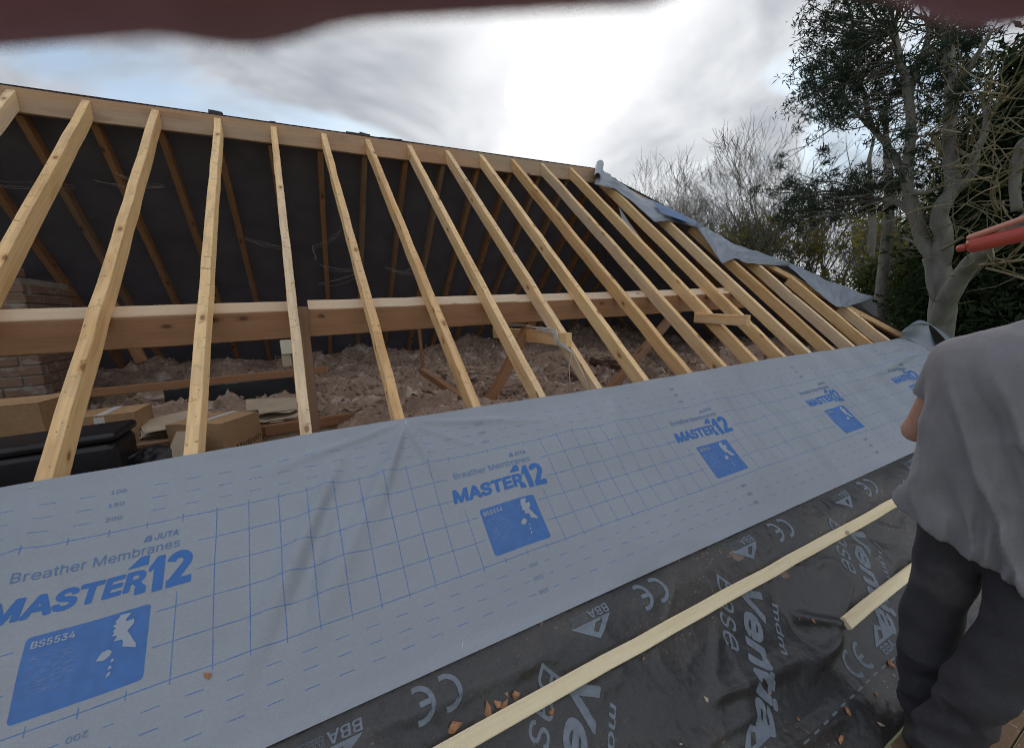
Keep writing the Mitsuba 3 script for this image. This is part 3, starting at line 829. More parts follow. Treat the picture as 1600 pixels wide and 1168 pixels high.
mem = thing('breather_membrane', 'long grey roofing membrane printed with a blue grid and blue logos, stapled across the rafters', 'roofing membrane')
def right_end(Y): return 6.42 - 0.30 * np.clip((0.25 - Y), 0, 1)
def mem_pt(U, Y):
    X = -1.7 + (right_end(Y) + 1.7) * U
    return X
(v, f), uv = sheet(lambda U, Y: PW(mem_pt(U, Y), Y + 0.006 * np.sin(mem_pt(U, Y) * 2.1) * (Y > 0.2), grey_h(mem_pt(U, Y), Y)), np.linspace(0, 1, 560), np.linspace(-0.752, 0.252, 110))
uv = np.c_[mem_pt(uv[:, 0], uv[:, 1]), uv[:, 1]]
obj('printed_sheet', (v, f), 'grey_membrane', mem, smooth=True, uv=uv)


def on_sheet(m, hfun, M2, off, lift=0.0012):
    """Lay flat lettering (in its own xy plane) on the roof: M2 is a 2x2 matrix and off the place, in roof coordinates."""
    m = m.copy()
    m.merge_vertices()
    v, f = trimesh.remesh.subdivide_to_size(m.vertices, m.faces, 0.022, max_iter=6)
    xy = v[:, :2] @ np.asarray(M2, float).T + np.asarray(off, float)
    z = v[:, 2] - v[:, 2].min()
    P = PW(xy[:, 0], xy[:, 1], hfun(xy[:, 0], xy[:, 1]) + lift + np.clip(z, 0, 0.0003))
    if np.linalg.det(M2) < 0:
        f = f[:, ::-1]
    return P, f


TEXTS = {}


def heavy(text, grow):
    """Lettering with a heavier stroke than the font's."""
    if (text, grow) not in TEXTS:
        m = meshkit.text_mesh(text, 0.1, 0.001, bold=True)
        t = m.vertices[m.faces[m.face_normals[:, 2] > 0.9]][:, :, :2]
        from shapely import union_all
        TEXTS[text, grow] = flat(union_all([Polygon(q) for q in t]).buffer(1e-5).buffer(grow, join_style='mitre').simplify(0.0008))
    return TEXTS[text, grow]


def word(text, length, height, bold=False, shear=0.0, rot=0.0, grow=0.0):
    """Lettering scaled to a length and a capital height, slanted and turned; returns the mesh (centre line from the origin) and its matrix."""
    if (text, bold) not in TEXTS:
        TEXTS[text, bold] = meshkit.text_mesh(text, 0.1, 0.001, bold=bold)
    m = (heavy(text, grow) if grow else TEXTS[text, bold]).copy()
    x0, x1 = m.bounds[0][0], m.bounds[1][0]
    m.apply_translation([-x0, 0, 0])
    c, s_ = math.cos(rot), math.sin(rot)
    M = np.array([[c, -s_], [s_, c]]) @ np.array([[1, shear], [0, 1]]) @ np.diag([length / (x1 - x0), height / 0.1])
    return m, M


def flat(poly, n=0.0006):
    return trimesh.util.concatenate([trimesh.creation.extrude_polygon(g, n, engine='earcut') for g in getattr(poly, 'geoms', [poly])])


GB = [(.026, .050), (.047, .040), (.046, .048), (.040, .058), (.036, .068), (.030, .078), (.027, .0775), (.032, .084), (.040, .094), (.0385, .102), (.027, .1005), (.0235, .106), (.032, .118), (.024, .119), (.016, .120), (.0125, .1125), (.0085, .109), (.0115, .1035), (.0055, .100), (.0115, .0935), (.0065, .089), (.0095, .0835), (.0055, .0795), (.0145, .078), (.013, .071), (.0105, .067), (.024, .066), (.0265, .058)]
mainland = Polygon([((x - .008) * 1.45, (y - .046) * 1.75) for x, y in GB])
isle = Polygon([(-0.034, 0.000), (-0.020, -0.006), (-0.008, 0.004), (-0.004, 0.016), (-0.012, 0.026), (-0.024, 0.022), (-0.030, 0.012)]).union(Polygon([(0.000, -0.020), (0.004, -0.018), (0.002, -0.013)])).union(Polygon([(-0.004, -0.044), (0.001, -0.042), (-0.001, -0.036)])).union(Polygon([(-0.006, -0.070), (-0.001, -0.064), (0.000, -0.058), (-0.004, -0.062)]))
ONE = Polygon([(0.000, 0.078), (0.022, 0.114), (0.042, 0.114), (0.042, 0), (0.015, 0), (0.015, 0.076), (0.004, 0.066)])
from shapely.geometry import LineString
arc_ = [(0.034 + 0.0225 * math.cos(t), 0.080 + 0.0225 * math.sin(t)) for t in np.linspace(math.radians(172), math.radians(-28), 14)]
TWO = LineString(arc_ + [(0.018, 0.018)]).buffer(0.0125, cap_style='flat', join_style='round').union(sbox(0.002, 0, 0.068, 0.0245)).simplify(0.0004)
for k in range(-1, 5):
    o = k * PER
    put = lambda m, M, x, y: on_sheet(m, grey_h, M, (o + x, y))
    mw = word('MASTER', 0.345, 0.054, True, 0.12, grow=0.0045)
    obj('lettering', put(*mw, -0.432, -0.212), 'blue_ink', mem)
    flag = Polygon([(0.004, 0.064), (0.036, 0.096), (0.058, 0.096), (0.058, 0.064)])
    foot = Polygon([(0.030, -0.024), (0.058, -0.024), (0.058, -0.004), (0.044, 0.010), (0.030, -0.004)])
    obj('lettering', put(flat(flag), np.eye(2), -0.140, -0.206), 'blue_ink', mem)
    obj('lettering', put(flat(foot), np.eye(2), -0.140, -0.206), 'blue_ink', mem)
    obj('lettering', put(flat(ONE), np.eye(2), -0.081, -0.236), 'blue_ink', mem)
    obj('lettering', put(flat(TWO), np.eye(2), -0.033, -0.236), 'blue_ink', mem)
    mw = word('Breather Membranes', 0.395, 0.030)
    obj('lettering', put(*mw, -0.398, -0.105), 'pale_ink', mem)
    mw = word('JUTA', 0.066, 0.020, True, 0.1)
    obj('lettering', put(*mw, -0.075, -0.062), 'pale_ink', mem)
    mk = Polygon([(0, 0), (0.022, 0), (0.022, 0.02), (0.008, 0.02)]).difference(Polygon([(0.005, 0.006), (0.015, 0.006), (0.015, 0.013)]))
    obj('lettering', put(flat(mk), np.eye(2), -0.104, -0.062), 'pale_ink', mem)
    mw = word('BS5534', 0.088, 0.017, True)
    obj('lettering', put(*mw, -0.322, -0.302), 'membrane_grey_ink', mem)
    obj('map_print', put(flat(mainland.buffer(0.002)), np.diag([0.95, 0.72]), -0.145, -0.372), 'membrane_grey_ink', mem)
    obj('map_print', put(flat(isle.buffer(0.002)), np.diag([0.95, 0.72]), -0.143, -0.384), 'membrane_grey_ink', mem)
    for t_, (x, y) in (('100', (-0.213, 0.144)), ('150', (-0.213, 0.094)), ('200', (-0.213, 0.042))):
        obj('lettering', put(*word(t_, 0.042, 0.014), x, y), 'pale_ink', mem)
    for t_, y in (('200', -0.547), ('150', -0.598), ('100', -0.650)):
        obj('lettering', put(*word(t_, 0.042, 0.014, rot=math.pi), -0.170, y), 'pale_ink', mem)
for x, y, r in ((-0.423, 0.226, 0.05), (0.828, -0.716, 1.15), (0.846, 0.238, 1.2)):
    c, s_ = math.cos(r), math.sin(r)
    L = 0.011 if y < 0 else 0.009
    z = grey_h(np.array(x), np.array(y))
    obj('staple', tube([PW(x - L * c, y - L * s_, z - .003), PW(x - L * c, y - L * s_, z + 0.002), PW(x + L * c, y + L * s_, z + 0.002), PW(x + L * c, y + L * s_, z - .003)], 0.0013, 5), 'steel', mem)
# the loose end of the sheet, kicked up and folded over the hip
ROWS = np.array([[(6.031, 0.242, 0.012), (6.248, 0.200, 0.012), (6.348, 0.083, 0.012), (6.323, -0.045, 0.012)],
                 [(5.96, 0.250, 0.10), (6.12, 0.262, 0.13), (6.39, 0.275, 0.12), (6.44, 0.11, 0.09)],
                 [(5.80, 0.235, 0.15), (6.025, 0.283, 0.17), (6.397, 0.330, 0.17), (6.556, 0.276, 0.15)],
                 [(6.215, 0.309, 0.12), (6.618, 0.303, 0.11), (6.846, 0.168, 0.10), (6.70, 0.080, 0.08)],
                 [(6.50, 0.20, 0.0), (6.85, 0.15, -0.05), (7.05, -0.02, -0.06), (6.90, -0.12, -0.05)]])
def fold_end(U, V):
    from scipy.interpolate import CubicSpline
    g = CubicSpline(np.linspace(0, 1, 4), CubicSpline(np.linspace(0, 1, 5), ROWS, axis=0)(U[:, 0]), axis=1)(V[0])
    return PW(g[..., 0], g[..., 1], g[..., 2] + 0.006 * np.sin(9 * V + 6 * U))
(v, f), uv = sheet(fold_end, np.linspace(0, 1, 40), np.linspace(0, 1, 24))
obj('folded_end', (v, f), 'grey_sheet', mem, smooth=True)

# sheets folded over the hip
def hip_sheet(name, label, top, bot, bow=0.02, back=0.9, blue=None):
    """top and bot: matching rows of points of the lower edge (on the front slope) and along the hip; the rest hangs over the end slope."""
    a, b = np.array(bot, float), np.array(top, float)
    t = np.linspace(0, 1, len(a))
    def fn(U, V):
        L = np.stack([np.interp(U, t, a[:, 0]), np.interp(U, t, a[:, 1])], -1)
        H = np.stack([np.interp(U, t, b[:, 0]), np.interp(U, t, b[:, 1])], -1)
        k = np.clip(V, 0, 1)[..., None]
        XY = L * (1 - k) + H * k
        N_ = np.stack([U * 7, V * 3.5, 0 * U], -1)
        r_ = 1 - np.abs(2 * meshkit.noise(N_ * 1.6 + 5, 9) - 1)
        z = 0.016 + bow * np.sin(np.pi * np.clip(V, 0, 1)) + 0.010 * np.sin(U * 13 + V * 5) + 0.034 * (meshkit.fbm(N_, 3, 7) - .5) + 0.016 * r_ ** 4
        P = PW(XY[..., 0], XY[..., 1], z)
        e = np.clip(V - 1, 0, 1)[..., None] * back
        return P + e * (np.array([C, 0.55 * C * 0, -S]) + np.array([0, 0.06, 0])) + np.clip(V - 1, 0, .15)[..., None] * np.array([0, 0, 0.05])
    (v, f), uv = sheet(fn, np.linspace(0, 1, 44), np.concatenate([np.linspace(0, 1, 16), np.linspace(1.04, 2, 12)]))
    key = thing(name, label, 'roofing membrane', 'grey membrane pieces folded over the hip') if False else thing(name, label, 'roofing membrane')
    obj('sheet', (v, f), 'grey_sheet', key, smooth=True)
    return key
hip_sheet('hip_membrane', 'grey sheet curled at the top of the hip, with a patch of blue print',
          [(4.02, 3.53), (4.073, 3.43), (4.129, 3.244), (4.24, 2.982), (4.455, 2.774), (4.587, 2.6), (4.664, 2.509), (4.81, 2.272)],
          [(3.703, 3.071), (3.802, 3.014), (3.968, 3.014), (4.044, 2.689), (4.039, 2.283), (4.333, 2.351), (4.57, 2.307), (4.799, 2.218)], 0.02, 0.5)
hip_sheet('hip_membrane', 'grey sheet folded over the middle of the hip, below the curled one',
          [(4.758, 2.35), (4.831, 2.246), (4.938, 2.119), (5.096, 1.931), (5.283, 1.772), (5.547, 1.615), (5.645, 1.528)],
          [(4.705, 2.237), (4.555, 1.82), (4.47, 1.539), (4.748, 1.624), (4.897, 1.544), (5.461, 1.526), (5.648, 1.50)], 0.02, 0.5)
hip_sheet('hip_membrane', 'dark grey sheet lifting off the lowest part of the hip, nearest the trees',
          [(5.631, 1.578), (5.804, 1.467), (6.013, 1.282), (6.209, 1.145), (6.368, 0.985), (6.564, 0.882)],
          [(5.616, 1.528), (5.571, 1.159), (5.592, 0.778), (5.723, 0.759), (6.101, 0.813), (6.544, 0.869)], 0.015, 0.35)
hang = np.array([(3.986, 2.842, -0.104), (3.902, 2.445, -0.11), (3.872, 2.151, -0.12), (3.683, 2.068, -0.13), (3.754, 2.354, -0.12)])
obj('hanging_corner', (PW(hang[:, 0], hang[:, 1], hang[:, 2]), np.array([[0, 1, 4], [1, 2, 3], [1, 3, 4]])), 'grey_sheet', 'hip_membrane')
# the curl at the very top stands up off the ridge end
def curl(U, V):
    a = 0.3 + 3.6 * V
    c = PW(3.78 + 0.28 * U, 3.16 + 0.40 * U, 0.055)
    return c + (np.cos(a) * 0.05)[..., None] * unit(RX * .8 - RY * .5) + (np.sin(a) * 0.055)[..., None] * RZ
(v, f), uv = sheet(curl, np.linspace(0, 1, 14), np.linspace(0, 1, 14))
obj('curl', (v, f), 'grey_sheet', 'hip_membrane', smooth=True)
bp = Polygon([(0, 0), (0.17, -0.06), (0.40, -0.10), (0.33, 0.14), (0.05, 0.26)]).difference(sbox(0.05, 0.075, 0.22, 0.10)).difference(sbox(0.08, 0.13, 0.18, 0.15))
v, f = flat(bp).vertices, flat(bp).faces
obj('printed_patch', (PW(4.25 + v[:, 0], 2.44 + v[:, 1] - 0.35 * v[:, 0], 0.062 + v[:, 2]), f), 'pale_ink', 'hip_membrane')

# ------------------------------------------------------------------ black underlay below it, battens
def felt_h(X, Y):
    P = np.stack([X, Y, 0 * X], -1)
    w = np.stack([meshkit.fbm(P * 2.5, 3, 1), meshkit.fbm(P * 2.5 + 9, 3, 2), 0 * X], -1) - 0.5
    h = 0.034 * (meshkit.fbm((P + .3 * w) * np.array([2.4, 3.4, 1]), 3, 5) - 0.5) + 0.018 * (meshkit.fbm((P + .2 * w) * np.array([6.0, 9.0, 1]), 3, 15) - 0.5)
    r = 1 - np.abs(2 * meshkit.noise((P + .35 * w) * np.array([3.4, 5.2, 1]) + 2, 31) - 1)
    h = h + 0.012 * r ** 6
    for a, b, amp, w_ in (((0.3, -0.80), (1.5, -0.90), 0.012, 0.05), ((1.6, -1.20), (2.4, -1.30), 0.026, 0.05), ((1.5, -1.33), (2.3, -1.42), -0.022, 0.05), ((1.6, -1.42), (2.5, -1.50), 0.020, 0.05), ((2.55, -1.27), (2.2, -1.10), 0.016, 0.03),
                          ((2.5, -1.29), (2.1, -1.33), 0.016, 0.035), ((1.9, -1.0), (1.6, -1.3), 0.012, 0.05), ((1.0, -1.1), (1.5, -1.35), 0.014, 0.05), ((2.9, -1.0), (3.4, -1.2), 0.010, 0.05)):
        h = h + 1.4 * crease(X, Y, a, b, amp, w_)
    pin = np.exp(-((Y + 0.957) / 0.04) ** 2)
    h = 0.014 + h * (1 - 0.85 * pin)
    h = 0.5 * (h + 0.002 + np.sqrt((h - 0.002) ** 2 + 0.00002))
    return -0.001 + (h - 0.001) * np.clip((-0.765 - Y) / 0.08, 0, 1) + 0.001


felt = thing('roof_underlay', 'black roofing underlay printed with grey lettering, wrinkled and dusty along the eave', 'roofing felt')
(v, f), uv = sheet(lambda X, Y: PW(X, Y, felt_h(X, Y)), np.linspace(-0.6, 7.5, 640), np.linspace(EAVE, -0.60, 90))
obj('sheet', (v, f), 'black_underlay', felt, smooth=True, uv=uv)
FP = 0.951


def arcs(r, w, gap):
    c1 = sbox(-1, -1, 0.012, 1)
    ring = Polygon([(math.cos(a) * r, math.sin(a) * r) for a in np.linspace(0, 2 * np.pi, 40)]).difference(Polygon([(math.cos(a) * (r - w), math.sin(a) * (r - w)) for a in np.linspace(0, 2 * np.pi, 40)]))
    Cc = ring.intersection(c1)
    from shapely import affinity
    E = affinity.translate(Cc.union(sbox(-r + w * .5, -w / 2, -0.002, w / 2)), gap, 0)
    return Cc.union(E)


CE = arcs(0.052, 0.0155, 0.090)
TRI = Polygon([(-0.096, 0), (0.096, 0), (0.0, 0.064)]).difference(Polygon([(-0.050, 0.008), (-0.010, 0.008), (0.016, 0.034), (-0.004, 0.047)]).buffer(-0.003))
ROT = lambda a: np.array([[math.cos(a), -math.sin(a)], [math.sin(a), math.cos(a)]])
for k in range(-1, 4):
    o = k * FP
    put = lambda m, M, x, y: on_sheet(m, felt_h, M, (o + x, y), 0.0016)
    # upper row, upside down for the worker: CE, then the triangle badge
    obj('lettering', put(flat(CE), ROT(math.pi), 0.735, -0.822), 'underlay_ink', felt)
    obj('lettering', put(flat(TRI), ROT(math.pi), 1.333, -0.819), 'underlay_ink', felt)
    obj('lettering', put(*word('BBA', 0.098, 0.030, True, rot=math.pi), 1.430, -0.783), 'underlay_ink', felt)
    for j in range(4):
        obj('lettering', put(*word(('APPROVAL', 'INSPECTION', 'TESTING', 'CERTIFICATION')[j], 0.078, 0.0060, rot=math.pi), 1.326, -0.783 - 0.0082 * j), 'underlay_ink', felt)
    # lower row, the right way up
    obj('lettering', put(flat(CE), np.eye(2), 1.485, -1.385), 'underlay_ink', felt)
    obj('lettering', put(flat(TRI), np.eye(2), 1.770, -1.394), 'underlay_ink', felt)
    obj('lettering', put(*word('BBA', 0.098, 0.030, True), 1.695, -1.432), 'underlay_ink', felt)
    # the trade name runs slantwise down the slope
    obj('lettering', put(*word('mdm', 0.200, 0.030, True, 0.25, rot=math.radians(-127)), 1.270, -1.062), 'underlay_ink', felt)
    obj('lettering', put(*word('Ventia', 0.545, 0.098, True, 0.28, rot=math.radians(-128.5), grow=0.003), 1.190, -0.925), 'underlay_ink', felt)
    obj('lettering', put(*word('Base', 0.285, 0.098, False, 0.25, rot=math.radians(-127)), 1.075, -0.866), 'underlay_ink', felt)

m, uv = beam(PW(-0.9, -0.957, 0.042), PW(4.2, -0.957, 0.042), 0.050, 0.025, RZ, 30, 0.0012)
tag = obj('roof_batten', m, 'batten_pine', uv=uv, label='long pale roofing batten running across the black underlay', category='batten')
m, uv = beam(PW(2.53, -1.262, 0.048), PW(4.9, -1.238, 0.048), 0.050, 0.025, RZ, 12, 0.0012)
tag = obj('roof_batten', m, 'batten_pine', uv=uv, label='short pale batten starting below the long one beside the man', category='batten')

# crumbs of tile, mortar and leaf on the black sheet
dbr = np.random.default_rng(17)
def crumb(name, label, cat, group, x, y, s_, mat, flatten=0.6, hf=felt_h):
    s_ = s_ * 1.05
    m = trimesh.PointCloud(dbr.normal(size=(13, 3)) * np.array([.62, .45, .42 * flatten / .6]) * s_).convex_hull       # an angular chip
    a = dbr.uniform(0, 6)
    v = np.array(m.vertices) @ np.array([[math.cos(a), math.sin(a), 0], [-math.sin(a), math.cos(a), 0], [0, 0, 1]])
    w = PW(x + v[:, 0], y + v[:, 1], hf(np.array(x), np.array(y)) + s_ * flatten * 0.55 + v[:, 2])
    obj(name, (w, m.faces), mat, label=label, category=cat, group=group)
G1, L1 = 'tile crumbs lodged above the long batten', 'orange crumb of broken clay tile lodged against the upper edge of the long batten'
for x, y, s_ in ((0.735, -0.918, 0.017), (0.845, -0.922, 0.016), (0.885, -0.918, 0.013), (0.905, -0.925, 0.012), (0.955, -0.916, 0.016), (0.925, -0.905, 0.010)):
    crumb('tile_crumb', L1, 'tile fragment', G1, x, y, s_, 'terracotta')
G2, L2 = 'brown crumbs on the black underlay', 'small brown crumb of tile lying loose on the black underlay below the long batten'
for x, y, s_ in ((1.05, -1.005, 0.012), (1.47, -1.004, 0.009), (2.62, -1.463, 0.016), (2.22, -1.47, 0.013), (2.12, -1.52, 0.012), (1.64, -1.20, 0.009), (1.93, -1.30, 0.007), (1.46, -1.26, 0.006), (2.0, -1.41, 0.008), (2.30, -1.16, 0.006), (2.36, -1.19, 0.008), (2.43, -1.5, 0.009), (2.35, -1.57, 0.01)):
    crumb('underlay_crumb', L2, 'tile fragment', G2, x, y, s_, 'terracotta' if dbr.uniform() < .7 else 'pale_cardboard')
crumb('membrane_crumb', 'single orange crumb of tile lying on the grey membrane below the printed grid', 'tile fragment', None, 0.086, -0.521, 0.010, 'terracotta', 0.6, grey_h)
labels['membrane_crumb'].pop('group')

# ------------------------------------------------------------------ scaffold deck
for k in range(5):
    y1 = -1.212 - 0.231 * k
    m = rbox([5.2, 0.225, 0.038], 0.005)
    obj('scaffold_board', moved(m, (2.0 + 0.03 * (k % 2), y1 - 0.1125, 2.801), rx=0.004 * (k % 3 - 1)), 'scaffold_wood',
        label=('dirty brown scaffold board closest to the roof, at the lower edge of the black underlay', 'second scaffold board out from the roof, between the man\'s feet', 'third scaffold board out from the roof, behind the man\'s heels', 'fourth scaffold board out from the roof, under the photographer', 'outermost scaffold board, farthest from the roof')[k], category='scaffold board', group='scaffold boards of the eave platform')
for x in (-0.3, 2.0, 4.3):
    sp = thing('scaffold_tube', 'galvanised scaffold tube carrying the platform below the eave', 'scaffold tube', 'scaffold tubes under the platform')
    obj('upright', tube([[x, -2.42, -0.1], [x, -2.42, 2.74]], 0.024, 10), 'steel', sp, smooth=50)
    obj('transom', tube([[x, -2.5, 2.755], [x, -1.2, 2.755]], 0.024, 10), 'steel', sp, smooth=50)

# ------------------------------------------------------------------ the man at the right, seen from behind
man = thing('person', 'man seen from behind in loose grey t-shirt and dark trousers, left arm bent', 'person')
A = lambda *v: np.array(v, float)
hipL, hipR = A(2.50, -1.27, 3.74), A(2.48, -1.46, 3.74)
kneeL, kneeR = A(2.49, -1.235, 3.33), A(2.42, -1.43, 3.36)
ankL, ankR = A(2.45, -1.255, 2.92), A(2.27, -1.345, 2.95)
pel, waist, chest, neck = A(2.50, -1.38, 3.78), A(2.52, -1.38, 3.98), A(2.53, -1.38, 4.25), A(2.64, -1.40, 4.43)
shL, shR = A(2.55, -1.20, 4.325), A(2.57, -1.57, 4.33)
elL, haL = A(2.60, -1.100, 4.025), A(2.86, -1.05, 4.05)
elR, haR = A(2.74, -1.82, 4.46), A(2.56, -1.66, 4.70)


def skin_f(P):
    f = chain(P, [(shL, elL, .054, .043), (elL, haL, .043, .029)], .02)
    f = smin(f, chain(P, [(shR, elR, .054, .043), (elR, haR, .043, .029)], .02), .01)
    f = smin(f, cone_sdf(P, neck - A(0.03, 0, .05), neck + A(.05, 0, .09), .062, .058), .02)
    return f


v, f = sdf_mesh(skin_f, [2.30, -1.90, 3.9], [3.12, -0.9, 4.74], 0.011)
obj('skin', (v, f), 'skin', man, smooth=True)
# head, turned down to the work, just past the picture's edge
hc = neck + A(0.13, 0.0, 0.165)
hd = unit(A(1, 0.05, -0.55))
hu = unit(A(0.55, 0, 1.0))
hs = np.cross(hu, hd)


def head_f(P):
    Q = np.stack([(P - hc) @ hd, (P - hc) @ hs, (P - hc) @ hu], -1)
    f = (np.linalg.norm(Q / A(.097, .076, .115), axis=-1) - 1) * .08
    f = smin(f, cone_sdf(Q, A(.045, 0, -.075), A(.055, 0, -.095), .045, .032), .03)
    f = smin(f, cone_sdf(Q, A(.092, 0, .005), A(.113, 0, -.028), .009, .013), .012)
    for s_ in (-1, 1):
        f = smin(f, cone_sdf(Q, A(.0, s_ * .076, .012), A(-.006, s_ * .080, -.025), .017, .012, (A(0, 1, 0), 1.8)), .006)
        f = -smin(-f, np.linalg.norm(Q - A(.094, s_ * .032, .012), axis=-1) - .012, .010)
    f = -smin(-f, cone_sdf(Q, A(.099, -.022, -.060), A(.099, .022, -.060), .0035, .0035), .004)
    return smin(f, cone_sdf(Q, A(-.03, 0, -.07), A(-.05, 0, -.15), .058, .060), .03)


v, f = sdf_mesh(head_f, hc - .26, hc + .22, 0.008)
obj('head', (v, f), 'skin', man, smooth=True)


def hair_f(P):
    Q = np.stack([(P - hc) @ hd, (P - hc) @ hs, (P - hc) @ hu], -1)
    f = (np.linalg.norm(Q / A(.104, .083, .123), axis=-1) - 1) * .08
    f = f - .006 * (meshkit.noise(Q * 90, 3) - .5)
    return np.maximum(f, -(Q[..., 2] * .8 - Q[..., 0] * .75 + .045))


v, f = sdf_mesh(hair_f, hc - .2, hc + .2, 0.009)
obj('hair', (v, f), 'hair_brown', man, smooth=True)


def hand(base, fwd, palm, curl, mat, parent, scale=1.0, name='hand', thumb_side=1):
    """A hand of a palm, four jointed fingers and a thumb; palm is the direction the palm faces."""
    fwd = unit(fwd)
    palm = unit(palm - fwd * (np.asarray(palm) @ fwd))
    side = np.cross(palm, fwd) * thumb_side
    W_ = lambda q: base + scale * (q[0] * fwd + q[1] * side + q[2] * palm)
    segs = [(W_((0, -.012, 0)), W_((.080, -.030, 0)), .020 * scale, .013 * scale), (W_((0, .012, 0)), W_((.082, .028, 0)), .020 * scale, .013 * scale), (W_((0, 0, 0)), W_((.085, 0, 0)), .020 * scale, .014 * scale)]
    fl = None
    for j, (y, L) in enumerate(((.031, .072), (.010, .080), (-.011, .074), (-.031, .058))):
        p, a, r = np.array([.082 - .004 * abs(j - 1), y, 0]), 0.25 * curl, .0088 - .0005 * j
        pts = [p]
        for q in (.46, .30, .24):
            a += curl
            p = p + L * q * np.array([math.cos(a), 0, math.sin(a)])
            pts.append(p)
        for i in range(3):
            segs.append((W_(pts[i]), W_(pts[i + 1]), (r - .0006 * i) * scale, (r - .0006 * (i + 1)) * scale))
    t0, t1, t2 = (.018, .026, .006), (.050, .056, .020), (.075, .055, .036)
    segs += [(W_(t0), W_(t1), .015 * scale, .011 * scale), (W_(t1), W_(t2), .011 * scale, .0085 * scale)]
    pts = np.array([s_[0] for s_ in segs] + [s_[1] for s_ in segs])
    fn = lambda P: chain(P, segs, .0035 * scale)
    v, f = sdf_mesh(fn, pts.min(0) - .03, pts.max(0) + .03, .0038 * scale)
    return obj(name, (v, f), mat, parent, smooth=True)


hand(haL, A(1, .15, -.15), A(0, -.2, -1), 0.35, 'skin', man, thumb_side=-1)
hand(haR, A(-.25, .75, .55), A(.75, .3, -.3), 0.95, 'skin', man)


def folds(P, a, k, seed):
    return a * (meshkit.fbm(P * np.array(k, float), 3, seed) - 0.5)


def shirt_f(P):
    f = cone_sdf(P, waist + A(.0, .015, -.14), waist + A(0, .02, .02), .212, .206, (A(1, 0, 0), 1.40))
    f = smin(f, cone_sdf(P, waist + A(0, .012, 0), chest, .200, .198, (A(1, 0, -.3), 1.40)), .08)
    f = smin(f, cone_sdf(P, chest - A(.01, .075, .01), chest - A(.01, -.075, .01), .135, .135, (A(1, 0, -.3), 1.12)), .10)
    f = smin(f, cone_sdf(P, shL + A(-.015, -.03, -.02), shR + A(-.015, .03, -.02), .088, .088), .09)
    f = smin(f, cone_sdf(P, neck - A(.05, 0, .06), neck - A(.03, 0, .015), .085, .066), .06)
    # the hem hangs loose, dipping to the right
    f = smin(f, cone_sdf(P, A(2.50, -1.272, 4.20), A(2.45, -1.200, 3.72), .094, .084), .05)
    f = smin(f, cone_sdf(P, A(2.46, -1.25, 3.76), A(2.50, -1.50, 3.66), .100, .130), .08)
    d = P - waist
    low = np.clip((4.12 - P[..., 2]) / .4, 0, 1)
    ang = np.arctan2(d[..., 1], d[..., 0] + .25)
    f = f - 0.010 * low * np.sin(ang * 13 + 5.0 * P[..., 2] + 1.5 * np.sin(P[..., 2] * 9))
    f = f - 0.016 * np.sin((P[..., 1] * 1.0 + P[..., 2] * .55) * 46 + 2 * np.sin(P[..., 2] * 7)) * np.clip((4.30 - P[..., 2]) / .3, 0, 1) * .42
    f = f - folds(P, .030, (7, 9, 3.5), 3) - folds(P, .010, (22, 26, 7), 5)
    # long folds falling from the shoulder blades to the lower left of the hem
    s_ = P[..., 1] - 0.38 * (P[..., 2] - 4.2) + 0.03 * meshkit.noise(P * 6, 8)
    drop = np.clip((4.34 - P[..., 2]) / .25, 0, 1)
    for c_, wd, am in ((-1.235, .014, .026), (-1.30, .020, -.018), (-1.36, .013, .024), (-1.42, .022, -.018), (-1.475, .015, .026), (-1.54, .022, -.016), (-1.585, .014, .022)):
        f = f - 1.15 * am * drop * np.exp(-((s_ - c_) / wd) ** 2)
    rr = 1 - np.abs(2 * meshkit.noise(np.stack([P[..., 0] * 8, s_ * 17, P[..., 2] * 5], -1), 21) - 1)
    f = f - .012 * drop * rr ** 3
    hem = 3.700 + 0.45 * (P[..., 1] + 1.30) + 0.005 * np.sin(P[..., 1] * 30)
    f = np.maximum(f, hem - P[..., 2])
    eL, eR = unit(elL - shL), unit(elR - shR)
    for sh_, el_, e_ in ((shL, elL, eL), (shR, elR, eR)):
        L_ = np.linalg.norm(el_ - sh_)
        g = cone_sdf(P, sh_, sh_ + e_ * L_ * .62, .076, .067) - folds(P, .012, (16, 16, 10), 9)
        f = smin(f, np.maximum(g, (P - sh_) @ e_ - L_ * .50), .012)
    nk = unit(A(.45, 0, 1))
    return np.maximum(f, (P - (neck + A(-.01, 0, .012))) @ nk - .012)


v, f = sdf_mesh(shirt_f, [2.1, -1.95, 3.52], [2.92, -0.98, 4.56], 0.0080)
obj('shirt', (v, f), 'shirt_cotton', man, smooth=True)
ring = [neck + A(-.02, 0, .005) + .073 * (math.cos(a) * unit(A(1, 0, -.45)) + math.sin(a) * A(0, 1, 0)) for a in np.linspace(0, 2 * np.pi, 25)]
obj('shirt_collar', tube(ring, 0.009, 8), 'shirt_cotton', man, smooth=True)


